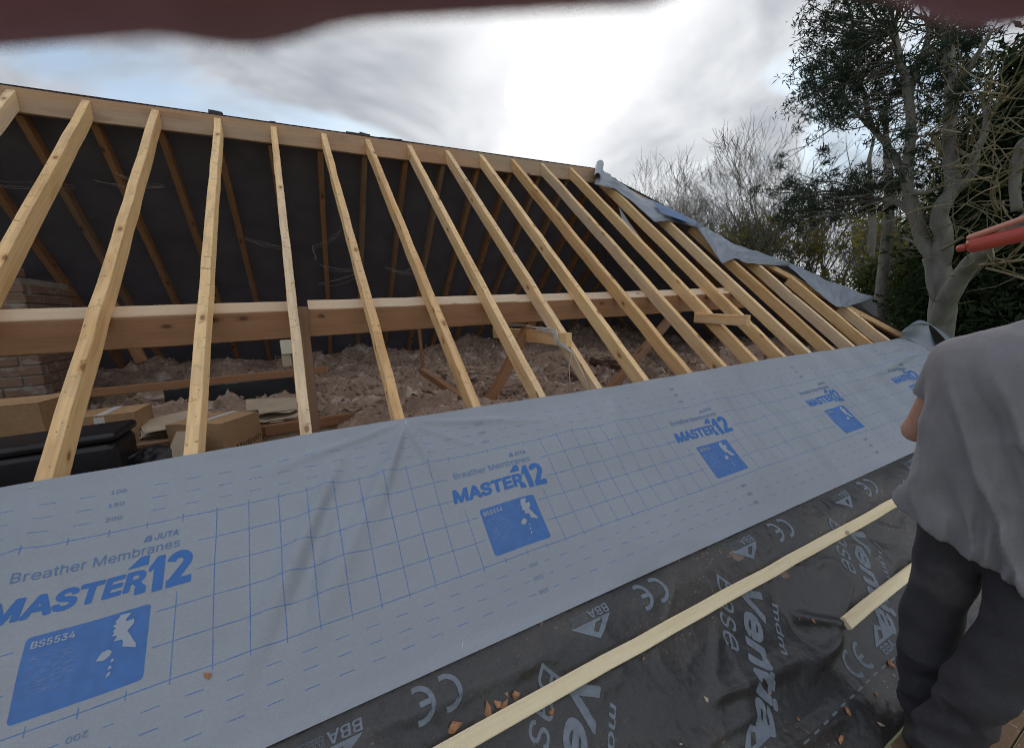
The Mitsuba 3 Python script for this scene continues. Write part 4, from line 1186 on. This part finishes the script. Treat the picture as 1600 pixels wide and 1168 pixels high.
def leg_f(P, hp, kn, an, seed, bunch):
    f = cone_sdf(P, hp - A(0, 0, .03), kn, .098, .078)
    f = smin(f, cone_sdf(P, kn, an + A(0, 0, .05), .076, .062), .05)
    f = smin(f, cone_sdf(P, kn + (an - kn) * .32 + A(-.03, 0, 0), kn + (an - kn) * .55, .072, .064), .05)
    t = np.clip((kn[2] + .05 - P[..., 2]) / (kn[2] - an[2]), 0, 1)
    f = f - bunch * t * (np.sin(P[..., 2] * 62 + P[..., 1] * 26 + 3 * np.sin(P[..., 0] * 17)) * .5 + np.sin(P[..., 2] * 37 - P[..., 0] * 24 + seed) * .5)
    r1 = 1 - np.abs(2 * meshkit.noise(P * np.array([9, 9, 13.]) + P[..., 2:3] * np.array([4, -4, 0.]) + seed, seed) - 1)
    return f - folds(P, .022, (9, 9, 6), seed) - .016 * t * r1 ** 3 - folds(P, .008, (24, 24, 14), seed + 2)


def trouser_f(P):
    f = cone_sdf(P, pel - A(0, .07, .03), pel + A(0, .07, -.03), .118, .118)
    f = smin(f, cone_sdf(P, pel + A(.01, 0, 0), waist, .125, .120, (A(1, 0, 0), 1.25)), .06)
    g = smin(leg_f(P, hipL, kneeL, ankL, 3, .009), leg_f(P, hipR, kneeR, ankR, 7, .017), .012)
    f = smin(f, g, .05)
    return np.maximum(np.maximum(f, 2.915 - P[..., 2]), P[..., 2] - 3.95)


v, f = sdf_mesh(trouser_f, [2.12, -1.75, 2.88], [2.74, -1.02, 4.0], 0.0095)
obj('trousers', (v, f), 'trouser_jersey', man, smooth=True)
for an, fw in ((ankL, unit(A(1, .12, 0))), (ankR, unit(A(.9, .25, 0)))):
    b = A(an[0], an[1], 2.855)

    def shoe_f(P, b=b, fw=fw, an=an):
        f = cone_sdf(P, b - fw * .06, b + fw * .15, .040, .036, (EZ, 1.25))
        f = smin(f, cone_sdf(P, A(an[0], an[1], 2.90), A(an[0], an[1], 2.99), .047, .044), .03)
        return np.maximum(f, 2.8215 - P[..., 2])
    v, f = sdf_mesh(shoe_f, b - A(.25, .25, .06), b + A(.25, .25, .2), .009)
    obj('shoe', (v, f), 'shoe_leather', man, smooth=True)

# ------------------------------------------------------------------ the photographer, whose fingertips hang in front of the lens
cam_man = thing('person', 'photographer behind the camera, only two blurred red fingertips show along the top edge', 'person')
rt, bk = A(0.8871, -0.4592, 0), A(-0.45, -0.89, 0)
o_ = A(0.30, -2.17, 0)
def body_f(P):
    f = cone_sdf(P, o_ + A(0, 0, 3.72), o_ + A(0, 0, 4.08), .175, .185, (bk, 1.35))
    f = smin(f, cone_sdf(P, o_ - rt * .16 + A(0, 0, 4.16), o_ + rt * .16 + A(0, 0, 4.16), .085, .085), .08)
    for s_, w in ((-1, A(0.2, -1.82, 4.46)), (1, A(0.59, -2.03, 4.42))):
        e = o_ + rt * s_ * .27 + A(0, 0, 4.05) - bk * .06
        f = smin(f, cone_sdf(P, o_ + rt * s_ * .19 + A(0, 0, 4.16), e, .068, .056), .04)
        f = smin(f, cone_sdf(P, e, w, .054, .040), .03)
    return f
v, f = sdf_mesh(body_f, [-.35, -2.75, 3.45], [0.95, -1.65, 4.6], .017)
obj('jacket', (v, f), 'trouser_jersey', cam_man, smooth=True)
def legs_f(P):
    f = cone_sdf(P, o_ - rt * .06 + A(0, 0, 3.70), o_ + rt * .06 + A(0, 0, 3.70), .145, .145)
    for s_ in (-1, 1):
        k = o_ + rt * s_ * .11 - bk * .03
        f = smin(f, cone_sdf(P, o_ + rt * s_ * .09 + A(0, 0, 3.66), k + A(0, 0, 3.30), .10, .075), .05)
        f = smin(f, cone_sdf(P, k + A(0, 0, 3.30), k + A(0, 0, 2.91), .073, .060), .04)
        f = smin(f, cone_sdf(P, k + A(0, 0, 2.865), k - bk * .15 + A(0, 0, 2.855), .042, .036), .03)
    return np.maximum(f, 2.822 - P[..., 2])
v, f = sdf_mesh(legs_f, [-.2, -2.55, 2.78], [0.75, -1.8, 3.9], .016)
obj('trousers', (v, f), 'trouser_jersey', cam_man, smooth=True)
def face_f(P):
    c = o_ + A(0, 0, 4.43) - bk * .03
    fw_ = unit(-bk + A(0, 0, .25))
    up_ = unit(A(0, 0, 1) + bk * .25)
    Q = np.stack([(P - c) @ fw_, (P - c) @ rt, (P - c) @ up_], -1)
    f = (np.linalg.norm(Q / A(.098, .077, .118), axis=-1) - 1) * .08
    f = smin(f, cone_sdf(Q, A(.045, 0, -.075), A(.055, 0, -.095), .045, .032), .03)
    f = smin(f, cone_sdf(Q, A(.092, 0, .005), A(.113, 0, -.028), .009, .013), .012)
    for s_ in (-1, 1):
        f = smin(f, cone_sdf(Q, A(0, s_ * .078, .012), A(-.006, s_ * .082, -.025), .016, .012), .006)
        f = -smin(-f, np.linalg.norm(Q - A(.094, s_ * .032, .012), axis=-1) - .012, .010)
    return smin(f, cone_sdf(Q, A(-.03, 0, -.07), A(-.05, 0, -.20), .058, .064), .03)
c_ = o_ + A(0, 0, 4.43)
v, f = sdf_mesh(face_f, c_ - .27, c_ + .22, .010)
obj('head', (v, f), 'skin', cam_man, smooth=True)
hm = trimesh.creation.icosphere(3, 1.0)
hm.vertices = hm.vertices * np.array([.088, .104, .105]) + c_ + bk * .012 + A(0, 0, .035)
obj('hair', hm, 'hair_brown', cam_man, smooth=True)
def flesh(segs, k, h=0.0021):
    segs = [(A(*a), A(*b), ra, rb) for a, b, ra, rb in segs]
    pts = np.array([s_[0] for s_ in segs] + [s_[1] for s_ in segs])
    return sdf_mesh(lambda P: chain(P, segs, k), pts.min(0) - .045, pts.max(0) + .045, h)


def polychain(pts, rad):
    return [(pts[i], pts[i + 1], rad[i], rad[i + 1]) for i in range(len(pts) - 1)]


segs = polychain([[0.3644, -1.6898, 4.6158], [0.4138, -1.6871, 4.6180], [0.4519, -1.7065, 4.61865], [0.4870, -1.7245, 4.6174]], [.0088, .0084, .0078, .0066])
for p in ([[0.3634, -1.698, 4.5926], [0.3856, -1.6984, 4.59], [0.401, -1.7077, 4.5883], [0.4098, -1.7168, 4.5874]], [[0.3609, -1.7007, 4.5709], [0.3831, -1.7011, 4.5683], [0.3985, -1.7103, 4.5666], [0.4073, -1.7195, 4.5657]], [[0.3586, -1.7031, 4.5511], [0.3808, -1.7034, 4.5486], [0.3962, -1.7127, 4.5469], [0.405, -1.7219, 4.546]]):
    segs += polychain(p, [.0095, .0085, .008, .007])
for p in ([0.3644, -1.6898, 4.6158], [0.3634, -1.698, 4.5926], [0.3609, -1.7007, 4.5709], [0.3586, -1.7031, 4.5511]):
    segs += polychain([p, [0.2960, -1.7677, 4.570]], [.011, .026])
segs += polychain([[0.3112, -1.753, 4.5688], [0.3438, -1.7515, 4.5749], [0.3714, -1.7532, 4.5801]], [.015, .0115, .0095]) + polychain([[0.2960, -1.7677, 4.570], [0.20, -1.82, 4.46]], [.028, .034])
v, f = flesh(segs, .006)
obj('hand', (v, f), 'finger_skin', cam_man, smooth=True, label='blurred dark red fingertip across the top left of the picture')
mir = lambda p: (lambda q: [float(x) for x in q])(A(*p) - 2 * ((A(*p) - A(*EYE)) @ np.array([0.8871, -0.4592, -0.0473])) * np.array([0.8871, -0.4592, -0.0473]))
segs = polychain([[0.5642, -1.7907, 4.6090], [0.5365, -1.7502, 4.6158], [0.5183, -1.7407, 4.6172], [0.5027, -1.7326, 4.6180]], [.0095, .0083, .008, .0066])
for p in ([[0.3634, -1.698, 4.5926], [0.3856, -1.6984, 4.59], [0.401, -1.7077, 4.5883], [0.4098, -1.7168, 4.5874]], [[0.3609, -1.7007, 4.5709], [0.3831, -1.7011, 4.5683], [0.3985, -1.7103, 4.5666], [0.4073, -1.7195, 4.5657]], [[0.3586, -1.7031, 4.5511], [0.3808, -1.7034, 4.5486], [0.3962, -1.7127, 4.5469], [0.405, -1.7219, 4.546]]):
    segs += polychain([mir(q) for q in p], [.0095, .0085, .008, .007])
w_ = mir([0.2960, -1.7677, 4.570])
for p in ([0.5642, -1.7907, 4.6068], mir([0.3634, -1.698, 4.5926]), mir([0.3609, -1.7007, 4.5709]), mir([0.3586, -1.7031, 4.5511])):
    segs += polychain([p, w_], [.011, .026])
segs += polychain([mir(q) for q in ([0.3112, -1.753, 4.5688], [0.3438, -1.7515, 4.5749], [0.3714, -1.7532, 4.5801])], [.015, .0115, .0095]) + polychain([w_, mir([0.20, -1.82, 4.46])], [.028, .034])
v, f = flesh(segs, .006)
obj('hand', (v, f), 'finger_skin', cam_man, smooth=True, label='blurred dark red fingertip at the top right corner')

# the red stapling hammer in the man's raised right hand
ham = thing('stapling_hammer', 'red stapling hammer raised above the man\'s shoulder at the right edge', 'hammer')
t0, t1 = A(2.47, -1.205, 4.722), A(2.52, -1.56, 4.80)
ax = unit(t1 - t0)
n2 = unit(np.cross(ax, A(1, .3, 0)))
if n2[2] < 0:
    n2 = -n2
n1 = np.cross(n2, ax)
def bar(a, b, wd, hg, r):
    m = rbox([np.linalg.norm(b - a), wd, hg], r)
    M = np.eye(4)
    M[:3, 0], M[:3, 1], M[:3, 2], M[:3, 3] = unit(b - a), n1, np.cross(unit(b - a), n1), (a + b) / 2
    if np.linalg.det(M[:3, :3]) < 0:
        M[:3, 1] *= -1
    m.apply_transform(M)
    return m
scene['red_paint'] = principled((0.42, 0.060, 0.040), 0.4)
scene['pink_grip'] = principled((0.52, 0.22, 0.17), 0.6)
obj('magazine', bar(t0 - n2 * .006, t0 + ax * .19 - n2 * .012, .036, .048, .0175), 'red_paint', ham, smooth=40)
obj('handle', bar(t0 + n2 * .020 + ax * .006, t0 + n2 * .066 + ax * .36, .024, .019, .009), 'pink_grip', ham, smooth=40)
obj('nose', bar(t0 - ax * .014 - n2 * .006, t0 - ax * .001 - n2 * .006, .022, .024, .0105), 'red_paint', ham, smooth=40)

# ------------------------------------------------------------------ trees
def grow(rng, p, d, L, r, level, out, spec):
    """Recursive limbs: out collects (points, radii, level)."""
    n = 5 if level < 3 else 3
    pts, rad = [p], [r]
    q, dd = p.copy(), d.copy()
    taper = spec['taper']
    for i in range(n):
        dd = unit(dd + rng.normal(0, spec['wander'], 3) + np.array([0, 0, spec['lift']]))
        q = q + dd * L / n
        pts.append(q)
        rad.append(r * (1 - (1 - taper) * (i + 1) / n))
    out.append((np.array(pts), np.array(rad), level))
    if level >= spec['levels']:
        return
    kids = spec['kids'][min(level, len(spec['kids']) - 1)]
    for k in range(kids):
        t = rng.uniform(spec['from'], 1.0) if k < kids - 1 else 1.0
        i = min(int(t * n), n - 1)
        base = pts[i] + (pts[i + 1] - pts[i]) * (t * n - i)
        ax = unit(pts[i + 1] - pts[i])
        side = unit(np.cross(ax, rng.normal(size=3)))
        a = math.radians(rng.uniform(*spec['angle'])) * (0.5 if k == kids - 1 else 1)
        nd = unit(ax * math.cos(a) + side * math.sin(a))
        rr = max(rad[i] * spec['thin'], spec['rmin'])
        grow(rng, base, nd, L * rng.uniform(*spec['len']), rr, level + 1, out, spec)


def thin_tubes(items):
    """Many three-sided twigs at once from (points, radii) of equal length."""
    P = np.array([i[0] for i in items])
    R = np.array([i[1] for i in items])
    m, n, _ = P.shape
    d = np.gradient(P, axis=1)
    d /= np.linalg.norm(d, axis=2, keepdims=True) + 1e-9
    a = np.cross(d, [0.31, 0.2, 0.93])
    a /= np.linalg.norm(a, axis=2, keepdims=True) + 1e-9
    b = np.cross(d, a)
    V = np.stack([P + R[..., None] * (math.cos(t) * a + math.sin(t) * b) for t in (0, 2.094, 4.189)], 2).reshape(-1, 3)
    F = []
    base = (np.arange(m)[:, None] * n + np.arange(n - 1)[None]).reshape(-1, 1) * 3
    for j in range(3):
        k = (j + 1) % 3
        F += [base + [j, k, k + 3], base + [j, k + 3, j + 3]]
    return V, np.vstack(F)


def limbs(out, lo, hi, kk):
    return join([tube(p, r, kk) for p, r, l in out if lo <= l <= hi])


def twigs(out, lo):
    groups = {}
    for p, r, l in out:
        if l >= lo:
            groups.setdefault(len(p), []).append((p, r))
    return join([thin_tubes(g) for g in groups.values()])


BARE = dict(levels=6, kids=(4, 4, 3, 3, 3, 3), angle=(16, 44), len=(0.58, 0.82), thin=0.62, taper=0.62, wander=0.10, lift=0.07, rmin=0.009, **{'from': 0.35})


def bare_tree(label, x, y, height, seed, spec=BARE, bark='twig_bark', r0=0.15, stems=1, ivy=0, haze=0, tint=None, name='bare_tree', group=None):
    rng = np.random.default_rng(seed)
    key = thing(name, label, 'tree', group)
    out = []
    for s_ in range(stems):
        d = unit(np.array([rng.normal(0, .12), rng.normal(0, .12), 1]))
        grow(rng, np.array([x + rng.normal(0, .3) * (stems > 1), y + rng.normal(0, .3) * (stems > 1), -0.2]), d, height * 0.36, r0, 0, out, spec)
    top = max(p[:, 2].max() for p, _, _ in out)
    k = (height + .2) / (top + .2)
    out = [(np.c_[x + (p[:, 0] - x) * k, y + (p[:, 1] - y) * k, (p[:, 2] + .2) * k - .2], r, l) for p, r, l in out]
    obj('trunk', limbs(out, 0, 2, 6), bark, key, smooth=True)
    obj('twigs', twigs(out, 3), bark, key, smooth=True)
    if ivy:
        c = []
        for p, r, l in out:
            if l <= 1:
                for q in range(int(ivy / 3 if l else ivy)):
                    t = rng.uniform(0, len(p) - 1.001)
                    i = int(t)
                    w = p[i] + (p[i + 1] - p[i]) * (t - i)
                    c.append(w + rng.normal(0, 1, 3) * np.array([.24, .24, .25]) * (0.7 if l else 1))
        obj('ivy', leaves(np.array(c), 0.085, rng, 0.7), 'ivy_leaf', key)
    if haze:
        c = []
        for p, r, l in out:
            if l >= 4 and rng.uniform() < haze:
                c.append(p[-1] + rng.normal(0, .12, (9, 3)))
        obj('leaves', leaves(np.vstack(c), 0.085, rng, 0.6), tint or 'spring_leaf', key)
    return key


bare_tree('bare grey tree furthest left, rising behind the top of the hip', 19.6, 18.9, 13.2, 41)
bare_tree('tallest bare tree of the left clump, behind the curled grey sheet', 21.0, 17.2, 14.2, 42)
bare_tree('slender bare tree at the right side of the left clump', 22.3, 16.7, 13.4, 43)
bare_tree('low bare tree standing in the gap between the two clumps', 21.0, 14.3, 10.6, 44)
bare_tree('small ivy clad tree with a dark green stem, in the gap between the clumps', 21.2, 13.1, 9.0, 45, ivy=380, r0=0.16)
bare_tree('broad bare tree with fanned twigs, first of the right clump', 21.2, 10.6, 11.6, 46, ivy=170, r0=0.18)
bare_tree('highest bare tree of the right clump with fine upright twigs', 21.9, 9.3, 13.0, 47, ivy=150, r0=0.17)
bare_tree('budding yellow green tree low behind the middle of the hip', 20.6, 10.3, 8.9, 48, haze=0.16, r0=0.13)
bare_tree('budding yellow green tree right of the broad bare tree', 21.0, 8.9, 9.1, 49, haze=0.18, r0=0.13)
bare_tree('crooked half bare tree with ochre buds below the pine', 20.8, 7.6, 8.9, 50, haze=0.12, r0=0.14, ivy=110)
bare_tree('thin crooked tree nearest the pine, seen against the pale sky', 18.0, 5.5, 8.4, 51, haze=0.04, r0=0.10, ivy=120)

bare_tree('dark bare tree between the broad one and the highest of the right clump', 23.0, 10.4, 12.4, 52, ivy=120, r0=0.16)
bare_tree('bare tree half hidden behind the left fringe of the pine', 22.6, 7.9, 11.4, 53, ivy=160, r0=0.16)
bare_tree('thin bare tree at the left edge of the left clump', 18.4, 19.0, 13.0, 54)
bare_tree('low twiggy bare tree behind the curled sheet, foot of the left clump', 20.6, 15.9, 9.8, 55)
bare_tree('bare tree standing directly behind the curled top of the hip sheet', 18.9, 17.9, 13.2, 56)
# the big old pine-like tree at the right: hand-laid limbs, pale and dark bark
rng = np.random.default_rng(99)
pine = thing('pine_tree', 'big old twisted pine with a forked grey trunk and dark needle clumps at the right', 'tree')
def limb(pts, r0, r1, mat='grey_bark', k=12, sub=8):
    pts = np.asarray(pts, float)
    t = np.arange(len(pts))
    tt = np.linspace(0, len(pts) - 1, (len(pts) - 1) * sub + 1)
    from scipy.interpolate import PchipInterpolator as PI_
    q = PI_(t, pts)(tt)
    rr = np.interp(tt, [0, len(pts) - 1], [r0, r1]) * (1 + 0.035 * np.sin(tt * 5 + r0 * 50))
    v, f = tube(q, rr, k)
    v = v + 0.10 * r0 * (meshkit.fbm(v * np.array([14, 14, 5.]), 3, 5)[:, None] - .5) * np.array([1, 1, .3])
    obj('limb', (v, f), mat, pine, smooth=True)
    return q, rr
LIMBS = [
    ([[9.09, 0.78, 2.7], [9.09, 0.77, 3.52], [9.1, 0.75, 4.01], [9.1, 0.76, 4.39], [9.08, 0.83, 4.78], [9.06, 0.89, 5.07]], 0.175, 0.145, 'pale_bark'),
    ([[9.06, 0.89, 5.05], [9.01, 1.04, 5.32], [8.98, 1.12, 5.62], [8.96, 1.2, 5.91], [8.94, 1.26, 6.16], [9.12, 1.34, 6.67], [9.21, 1.39, 7.16], [9.17, 1.48, 7.74], [9.22, 1.63, 8.22], [9.28, 1.75, 8.71]], 0.095, 0.045, 'grey_bark'),
    ([[9.19, 1.43, 7.54], [9.4, 1.45, 7.95], [9.61, 1.45, 8.35], [9.81, 1.49, 8.77]], 0.05, 0.025, 'grey_bark'),
    ([[9.08, 0.83, 4.92], [8.98, 0.8, 5.33], [8.91, 0.85, 5.6], [8.87, 0.8, 5.81], [8.89, 0.74, 5.97], [8.88, 0.78, 6.28], [8.87, 0.83, 6.67], [8.86, 0.85, 7.14], [8.94, 0.93, 7.64], [9.02, 1.02, 8.15]], 0.115, 0.055, 'pale_bark'),
    ([[8.9, 0.73, 5.92], [8.83, 0.6, 6.01], [8.75, 0.51, 6.17], [8.7, 0.5, 6.37], [8.67, 0.44, 6.51], [8.67, 0.43, 6.69], [8.66, 0.46, 6.9]], 0.052, 0.03, 'pale_bark'),
    ([[8.86, 0.84, 7.05], [8.88, 0.78, 7.35], [8.81, 0.66, 7.55], [8.85, 0.54, 7.84]], 0.05, 0.022, 'pale_bark'),
    ([[9.09, 0.77, 4.06], [8.82, 0.63, 4.44], [8.66, 0.48, 4.75], [8.4, 0.27, 4.97], [8.15, 0.02, 5.16], [8.0, -0.23, 5.39]], 0.135, 0.075, 'pale_bark'),
    ([[8.96, 1.18, 5.72], [9.18, 1.47, 5.99], [9.39, 1.75, 6.11], [9.68, 2.11, 6.19], [9.97, 2.45, 6.58]], 0.05, 0.025, 'grey_bark'),
    ([[8.96, 1.2, 6.05], [8.73, 0.95, 5.97], [8.57, 0.78, 5.97]], 0.04, 0.02, 'grey_bark'),
    ([[8.94, 1.26, 6.16], [9.35, 1.58, 6.68], [9.75, 1.93, 7.15], [9.96, 2.22, 7.55], [10.1, 2.39, 8.02], [10.14, 2.54, 8.52]], 0.06, 0.028, 'grey_bark'),
    ([[9.96, 2.22, 7.49], [10.15, 2.52, 7.88], [10.25, 2.8, 8.33], [10.32, 2.87, 8.62]], 0.03, 0.016, 'grey_bark'),
    ([[8.87, 0.8, 6.41], [8.75, 0.87, 6.51], [8.63, 0.92, 6.68], [8.51, 0.97, 6.74]], 0.035, 0.016, 'lichen_twig'),
    ([[8.87, 0.81, 6.58], [8.82, 0.64, 6.39], [8.75, 0.51, 6.28]], 0.026, 0.02, 'lichen_twig'),
    ([[8.88, 0.78, 6.28], [8.63, 0.56, 6.2], [8.39, 0.32, 6.1], [8.22, 0.16, 5.98]], 0.018, 0.009, 'lichen_twig'),
    ([[8.67, 0.42, 6.69], [8.59, 0.32, 6.83], [8.52, 0.21, 6.91], [8.45, 0.08, 7.05]], 0.022, 0.01, 'lichen_twig'),
    ([[8.66, 0.45, 6.82], [8.75, 0.51, 7.05], [8.75, 0.51, 7.2]], 0.014, 0.006, 'lichen_twig'),
    ([[9.06, 0.87, 5.14], [8.8, 0.71, 5.16], [8.36, 0.43, 5.23]], 0.022, 0.018, 'lichen_twig'),
    ([[9.05, 0.93, 4.98], [9.46, 1.27, 5.33], [9.76, 1.63, 5.48]], 0.03, 0.012, 'grey_bark'),
    ([[8.27, -0.03, 5.46], [8.26, 0.02, 5.83], [8.25, 0.02, 6.16], [8.27, -0.02, 6.25]], 0.05, 0.045, 'grey_bark'),
    ([[8.43, 0.16, 5.51], [8.41, 0.22, 5.75], [8.25, 0.05, 5.88], [8.17, -0.08, 5.95]], 0.024, 0.014, 'lichen_twig'),
    ([[7.24, -0.04, 4.82], [7.09, -0.26, 4.82], [6.93, -0.46, 4.83]], 0.016, 0.012, 'lichen_twig'),
    ([[7.25, -0.09, 4.78], [7.09, -0.29, 4.7], [6.93, -0.48, 4.61]], 0.013, 0.009, 'lichen_twig'),
]
LIMBS[0][0].insert(0, [9.2, 0.72, -0.2])
SK = [limb(*L_) for L_ in LIMBS]
Q = np.vstack([q for q, _ in SK[1:]])
az = np.array([0.948, 0.318]); lat = np.array([-0.318, 0.948])
cent, tw = [], []
while len(cent) < 540:
    z = rng.uniform(5.9, 9.7)
    smax = np.interp(z, [5.4, 6.2, 7.0, 7.9, 8.3, 9.2, 9.7], [2.0, 2.65, 2.85, 2.6, 2.0, 1.8, 1.3])
    smin_ = np.interp(z, [5.4, 6.2, 7.0, 9.7], [0.7, 0.3, -0.1, -0.6])
    s_, w = rng.uniform(smin_, smax), rng.uniform(-0.5, 1.7)
    xy = np.array([9.1, 0.9]) + lat * s_ + az * w
    c = np.array([xy[0], xy[1], z])
    dens = meshkit.noise(c * 1.15, 3) * np.interp(z, [5.4, 8.0, 9.7], [1.0, 0.95, 0.78])
    if dens < 0.42:
        continue
    k = np.argsort(((Q - c) ** 2).sum(1) + 0.6 * np.maximum(0, Q[:, 2] - c[2]) ** 2)[rng.integers(0, 4)]
    a = Q[k]
    if np.linalg.norm(a - c) > 1.5:
        continue
    mid = (a + c) / 2 + rng.normal(0, .10, 3) - np.array([0, 0, .08])
    tw.append((np.array([a, (a + mid) / 2 + rng.normal(0, .03, 3), mid, c]), np.array([.016, .013, .010, .006])))
    cent.append(c)
    for _ in range(1):
        e = c + rng.normal(0, .24, 3)
        tw.append((np.array([mid, (mid + e) / 2 + rng.normal(0, .05, 3), e * .7 + c * .3, e]), np.array([.010, .008, .007, .005])))
        cent.append(e)
obj('twigs', thin_tubes(tw), 'twig_bark', pine, smooth=True)
nd = np.vstack([c + rng.normal(0, 1, (46, 3)) * np.array([.075, .075, .060]) * rng.uniform(.6, 1.25) for c in cent])
obj('needles', leaves(nd, 0.052, rng, 0.15), 'pine_needles', pine)
# loose bare twigs and lichen covered sticks around the fork
tw = []
for _ in range(260):
    a = Q[rng.integers(0, len(Q))]
    d = unit(rng.normal(size=3) + np.array([-.2, -.5, .45]))
    L_ = rng.uniform(.3, 1.1)
    p = [a]
    for i in range(5):
        d = unit(d + rng.normal(0, .22, 3) + np.array([0, 0, .10]))
        p.append(p[-1] + d * L_ / 5)
    tw.append((np.array(p), np.linspace(.011, .004, 6)))
for _ in range(70):
    a = np.array([rng.uniform(7.8, 8.8), rng.uniform(-.9, .55), rng.uniform(4.6, 7.4)])
    d = unit(rng.normal(size=3) * np.array([.6, .8, .8]) + np.array([.1, .5, .25]))
    p = [a]
    for i in range(5):
        d = unit(d + rng.normal(0, .25, 3))
        p.append(p[-1] + d * rng.uniform(.10, .24))
    tw.append((np.array(p), np.linspace(.012, .004, 6)))
obj('dead_twigs', thin_tubes(tw), 'lichen_twig', pine, smooth=True)


def evergreen(name, label, x, y, top, rad, n, seed, mat, size, shape=1.0, bottom=0.0, cl=0.28):
    """A dense conifer: a stem with leaf clumps filling an uneven cone."""
    r_ = np.random.default_rng(seed)
    key = thing(name, label, 'tree')
    obj('trunk', tube(np.array([[x, y, -.2], [x + .05, y, top * .5], [x, y, top * .95]]), np.array([.16, .11, .02]), 7), 'grey_bark', key, smooth=True)
    nc = max(40, n // 55)
    t = r_.uniform(0, 1, nc) ** 0.8
    z = bottom + (top - bottom) * t
    R_ = rad * np.clip(1.03 - t, 0, 1) ** shape * (0.55 + 0.75 * meshkit.noise(np.c_[t * 9, r_.uniform(0, 6, nc), 0 * t] + seed, 4))
    a = r_.uniform(0, 2 * np.pi, nc)
    rr = R_ * np.sqrt(r_.uniform(0.15, 1, nc))
    c = np.c_[x + rr * np.cos(a), y + rr * np.sin(a), z - .25 * rr]
    P = np.repeat(c, n // nc, 0) + r_.normal(0, 1, (n // nc * nc, 3)) * np.array([cl, cl, cl * .55])
    obj('crown', leaves(P, size, r_, 0.35), mat, key)
    br = [(np.array([[x, y, c_[2] + .3], (np.array([x, y, c_[2] + .25]) + c_) / 2, c_]), np.array([.03, .02, .008])) for c_ in c[::2]]
    obj('branches', thin_tubes(br), 'twig_bark', key, smooth=True)


evergreen('cypress_tree', 'tall dense dark evergreen behind the forked trunk at the right edge', 12.5, 0.55, 8.8, 1.9, 34000, 1, 'yew_leaf', 0.085, 0.42, 1.2)
evergreen('cypress_tree', 'dark evergreen filling the gap directly behind the pine fork', 13.4, 1.65, 5.3, 0.95, 8000, 2, 'yew_leaf', 0.085, 0.5, 0.8)
evergreen('cypress_tree', 'second tall dark evergreen beyond the right edge of the picture', 11.6, -1.3, 8.6, 1.7, 14000, 3, 'yew_leaf', 0.085, 0.42, 1.2)
evergreen('conifer_tree', 'olive green conifer leftmost of the three small ones below the pine', 15.6, 5.35, 4.9, 0.7, 2400, 4, 'conifer_leaf', 0.075, 0.9, 1.0, 0.2)
evergreen('conifer_tree', 'olive green conifer in the middle of the three small ones below the pine', 15.4, 4.15, 5.4, 0.85, 3200, 5, 'conifer_leaf', 0.075, 0.9, 1.0, 0.2)
evergreen('conifer_tree', 'olive green conifer nearest the pine trunk, rightmost of the three small ones', 14.3, 2.95, 5.3, 0.75, 3000, 6, 'conifer_leaf', 0.075, 0.8, 1.0, 0.2)
evergreen('cypress_tree', 'dense dark evergreen between the pine fork and the tall one at the edge', 12.4, 1.35, 7.6, 1.15, 15000, 8, 'yew_leaf', 0.08, 0.5, 1.2)
hr_ = np.random.default_rng(31)
hc_ = []
for k in range(420):
    s_ = hr_.uniform(0, 1)
    hc_.append(np.array([12.7 - 1.7 * s_, 1.05 - 2.6 * s_, hr_.uniform(.3, 4.3) + .35 * math.sin(s_ * 17)]) + hr_.normal(0, .22, 3))
hedge = thing('hedge', 'tall dark green hedge at the foot of the pine at the right', 'hedge')
obj('leaves', leaves(np.repeat(np.array(hc_), 42, 0) + hr_.normal(0, .20, (420 * 42, 3)), 0.058, hr_, 0.6), 'ivy_leaf', hedge)
obj('stems', thin_tubes([(np.array([[c[0], c[1], -.1], [c[0] + .05, c[1], c[2] * .5], c]), np.array([.03, .02, .008])) for c in hc_[::6]]), 'twig_bark', hedge, smooth=True)
tk = [(16.6, 4.7, 'mossy tree trunk standing on the bright grass left of the forked pine'), (13.2, 3.05, 'straight brown trunk just left of the pine, rising above the hip sheet')]
for x, y, lab in tk:
    t_ = thing('tree_trunk', lab, 'tree trunk')
    obj('stem', tube(np.array([[x, y, -.2], [x + .06, y + .02, 2.4], [x - .02, y, 4.6], [x + .10, y + .05, 6.6], [x - .15, y + .2, 8.6], [x + .1, y + .1, 10.0]]), np.array([.18, .16, .13, .10, .05, .015]), 10), 'grey_bark', t_, smooth=True)
# far wooded rise at the end of the field
fv = np.random.default_rng(77)
for k in range(16):
    a = math.radians(38 + 3.4 * k)
    R_ = 95 + 14 * math.sin(k * 2.1)
    x, y = R_ * math.sin(a), R_ * math.cos(a)
    m = trimesh.creation.icosphere(3, 1.0)
    P = np.array(m.vertices)
    m.vertices = P * np.array([5.5, 5.5, 2.2]) * (0.7 + 0.6 * meshkit.fbm(P * 2.6 + k, 4, k)[:, None]) + np.array([x, y, 0.6])
    c = trimesh.sample.sample_surface(m, 700, seed=k)[0]
    sh = thing('far_bush', 'distant rounded bush at the far end of the grass field', 'bush', 'bushes at the end of the field')
    obj('leaves', leaves(c + fv.normal(0, .25, c.shape), 0.45, fv, 0.7), 'ivy_leaf', sh)
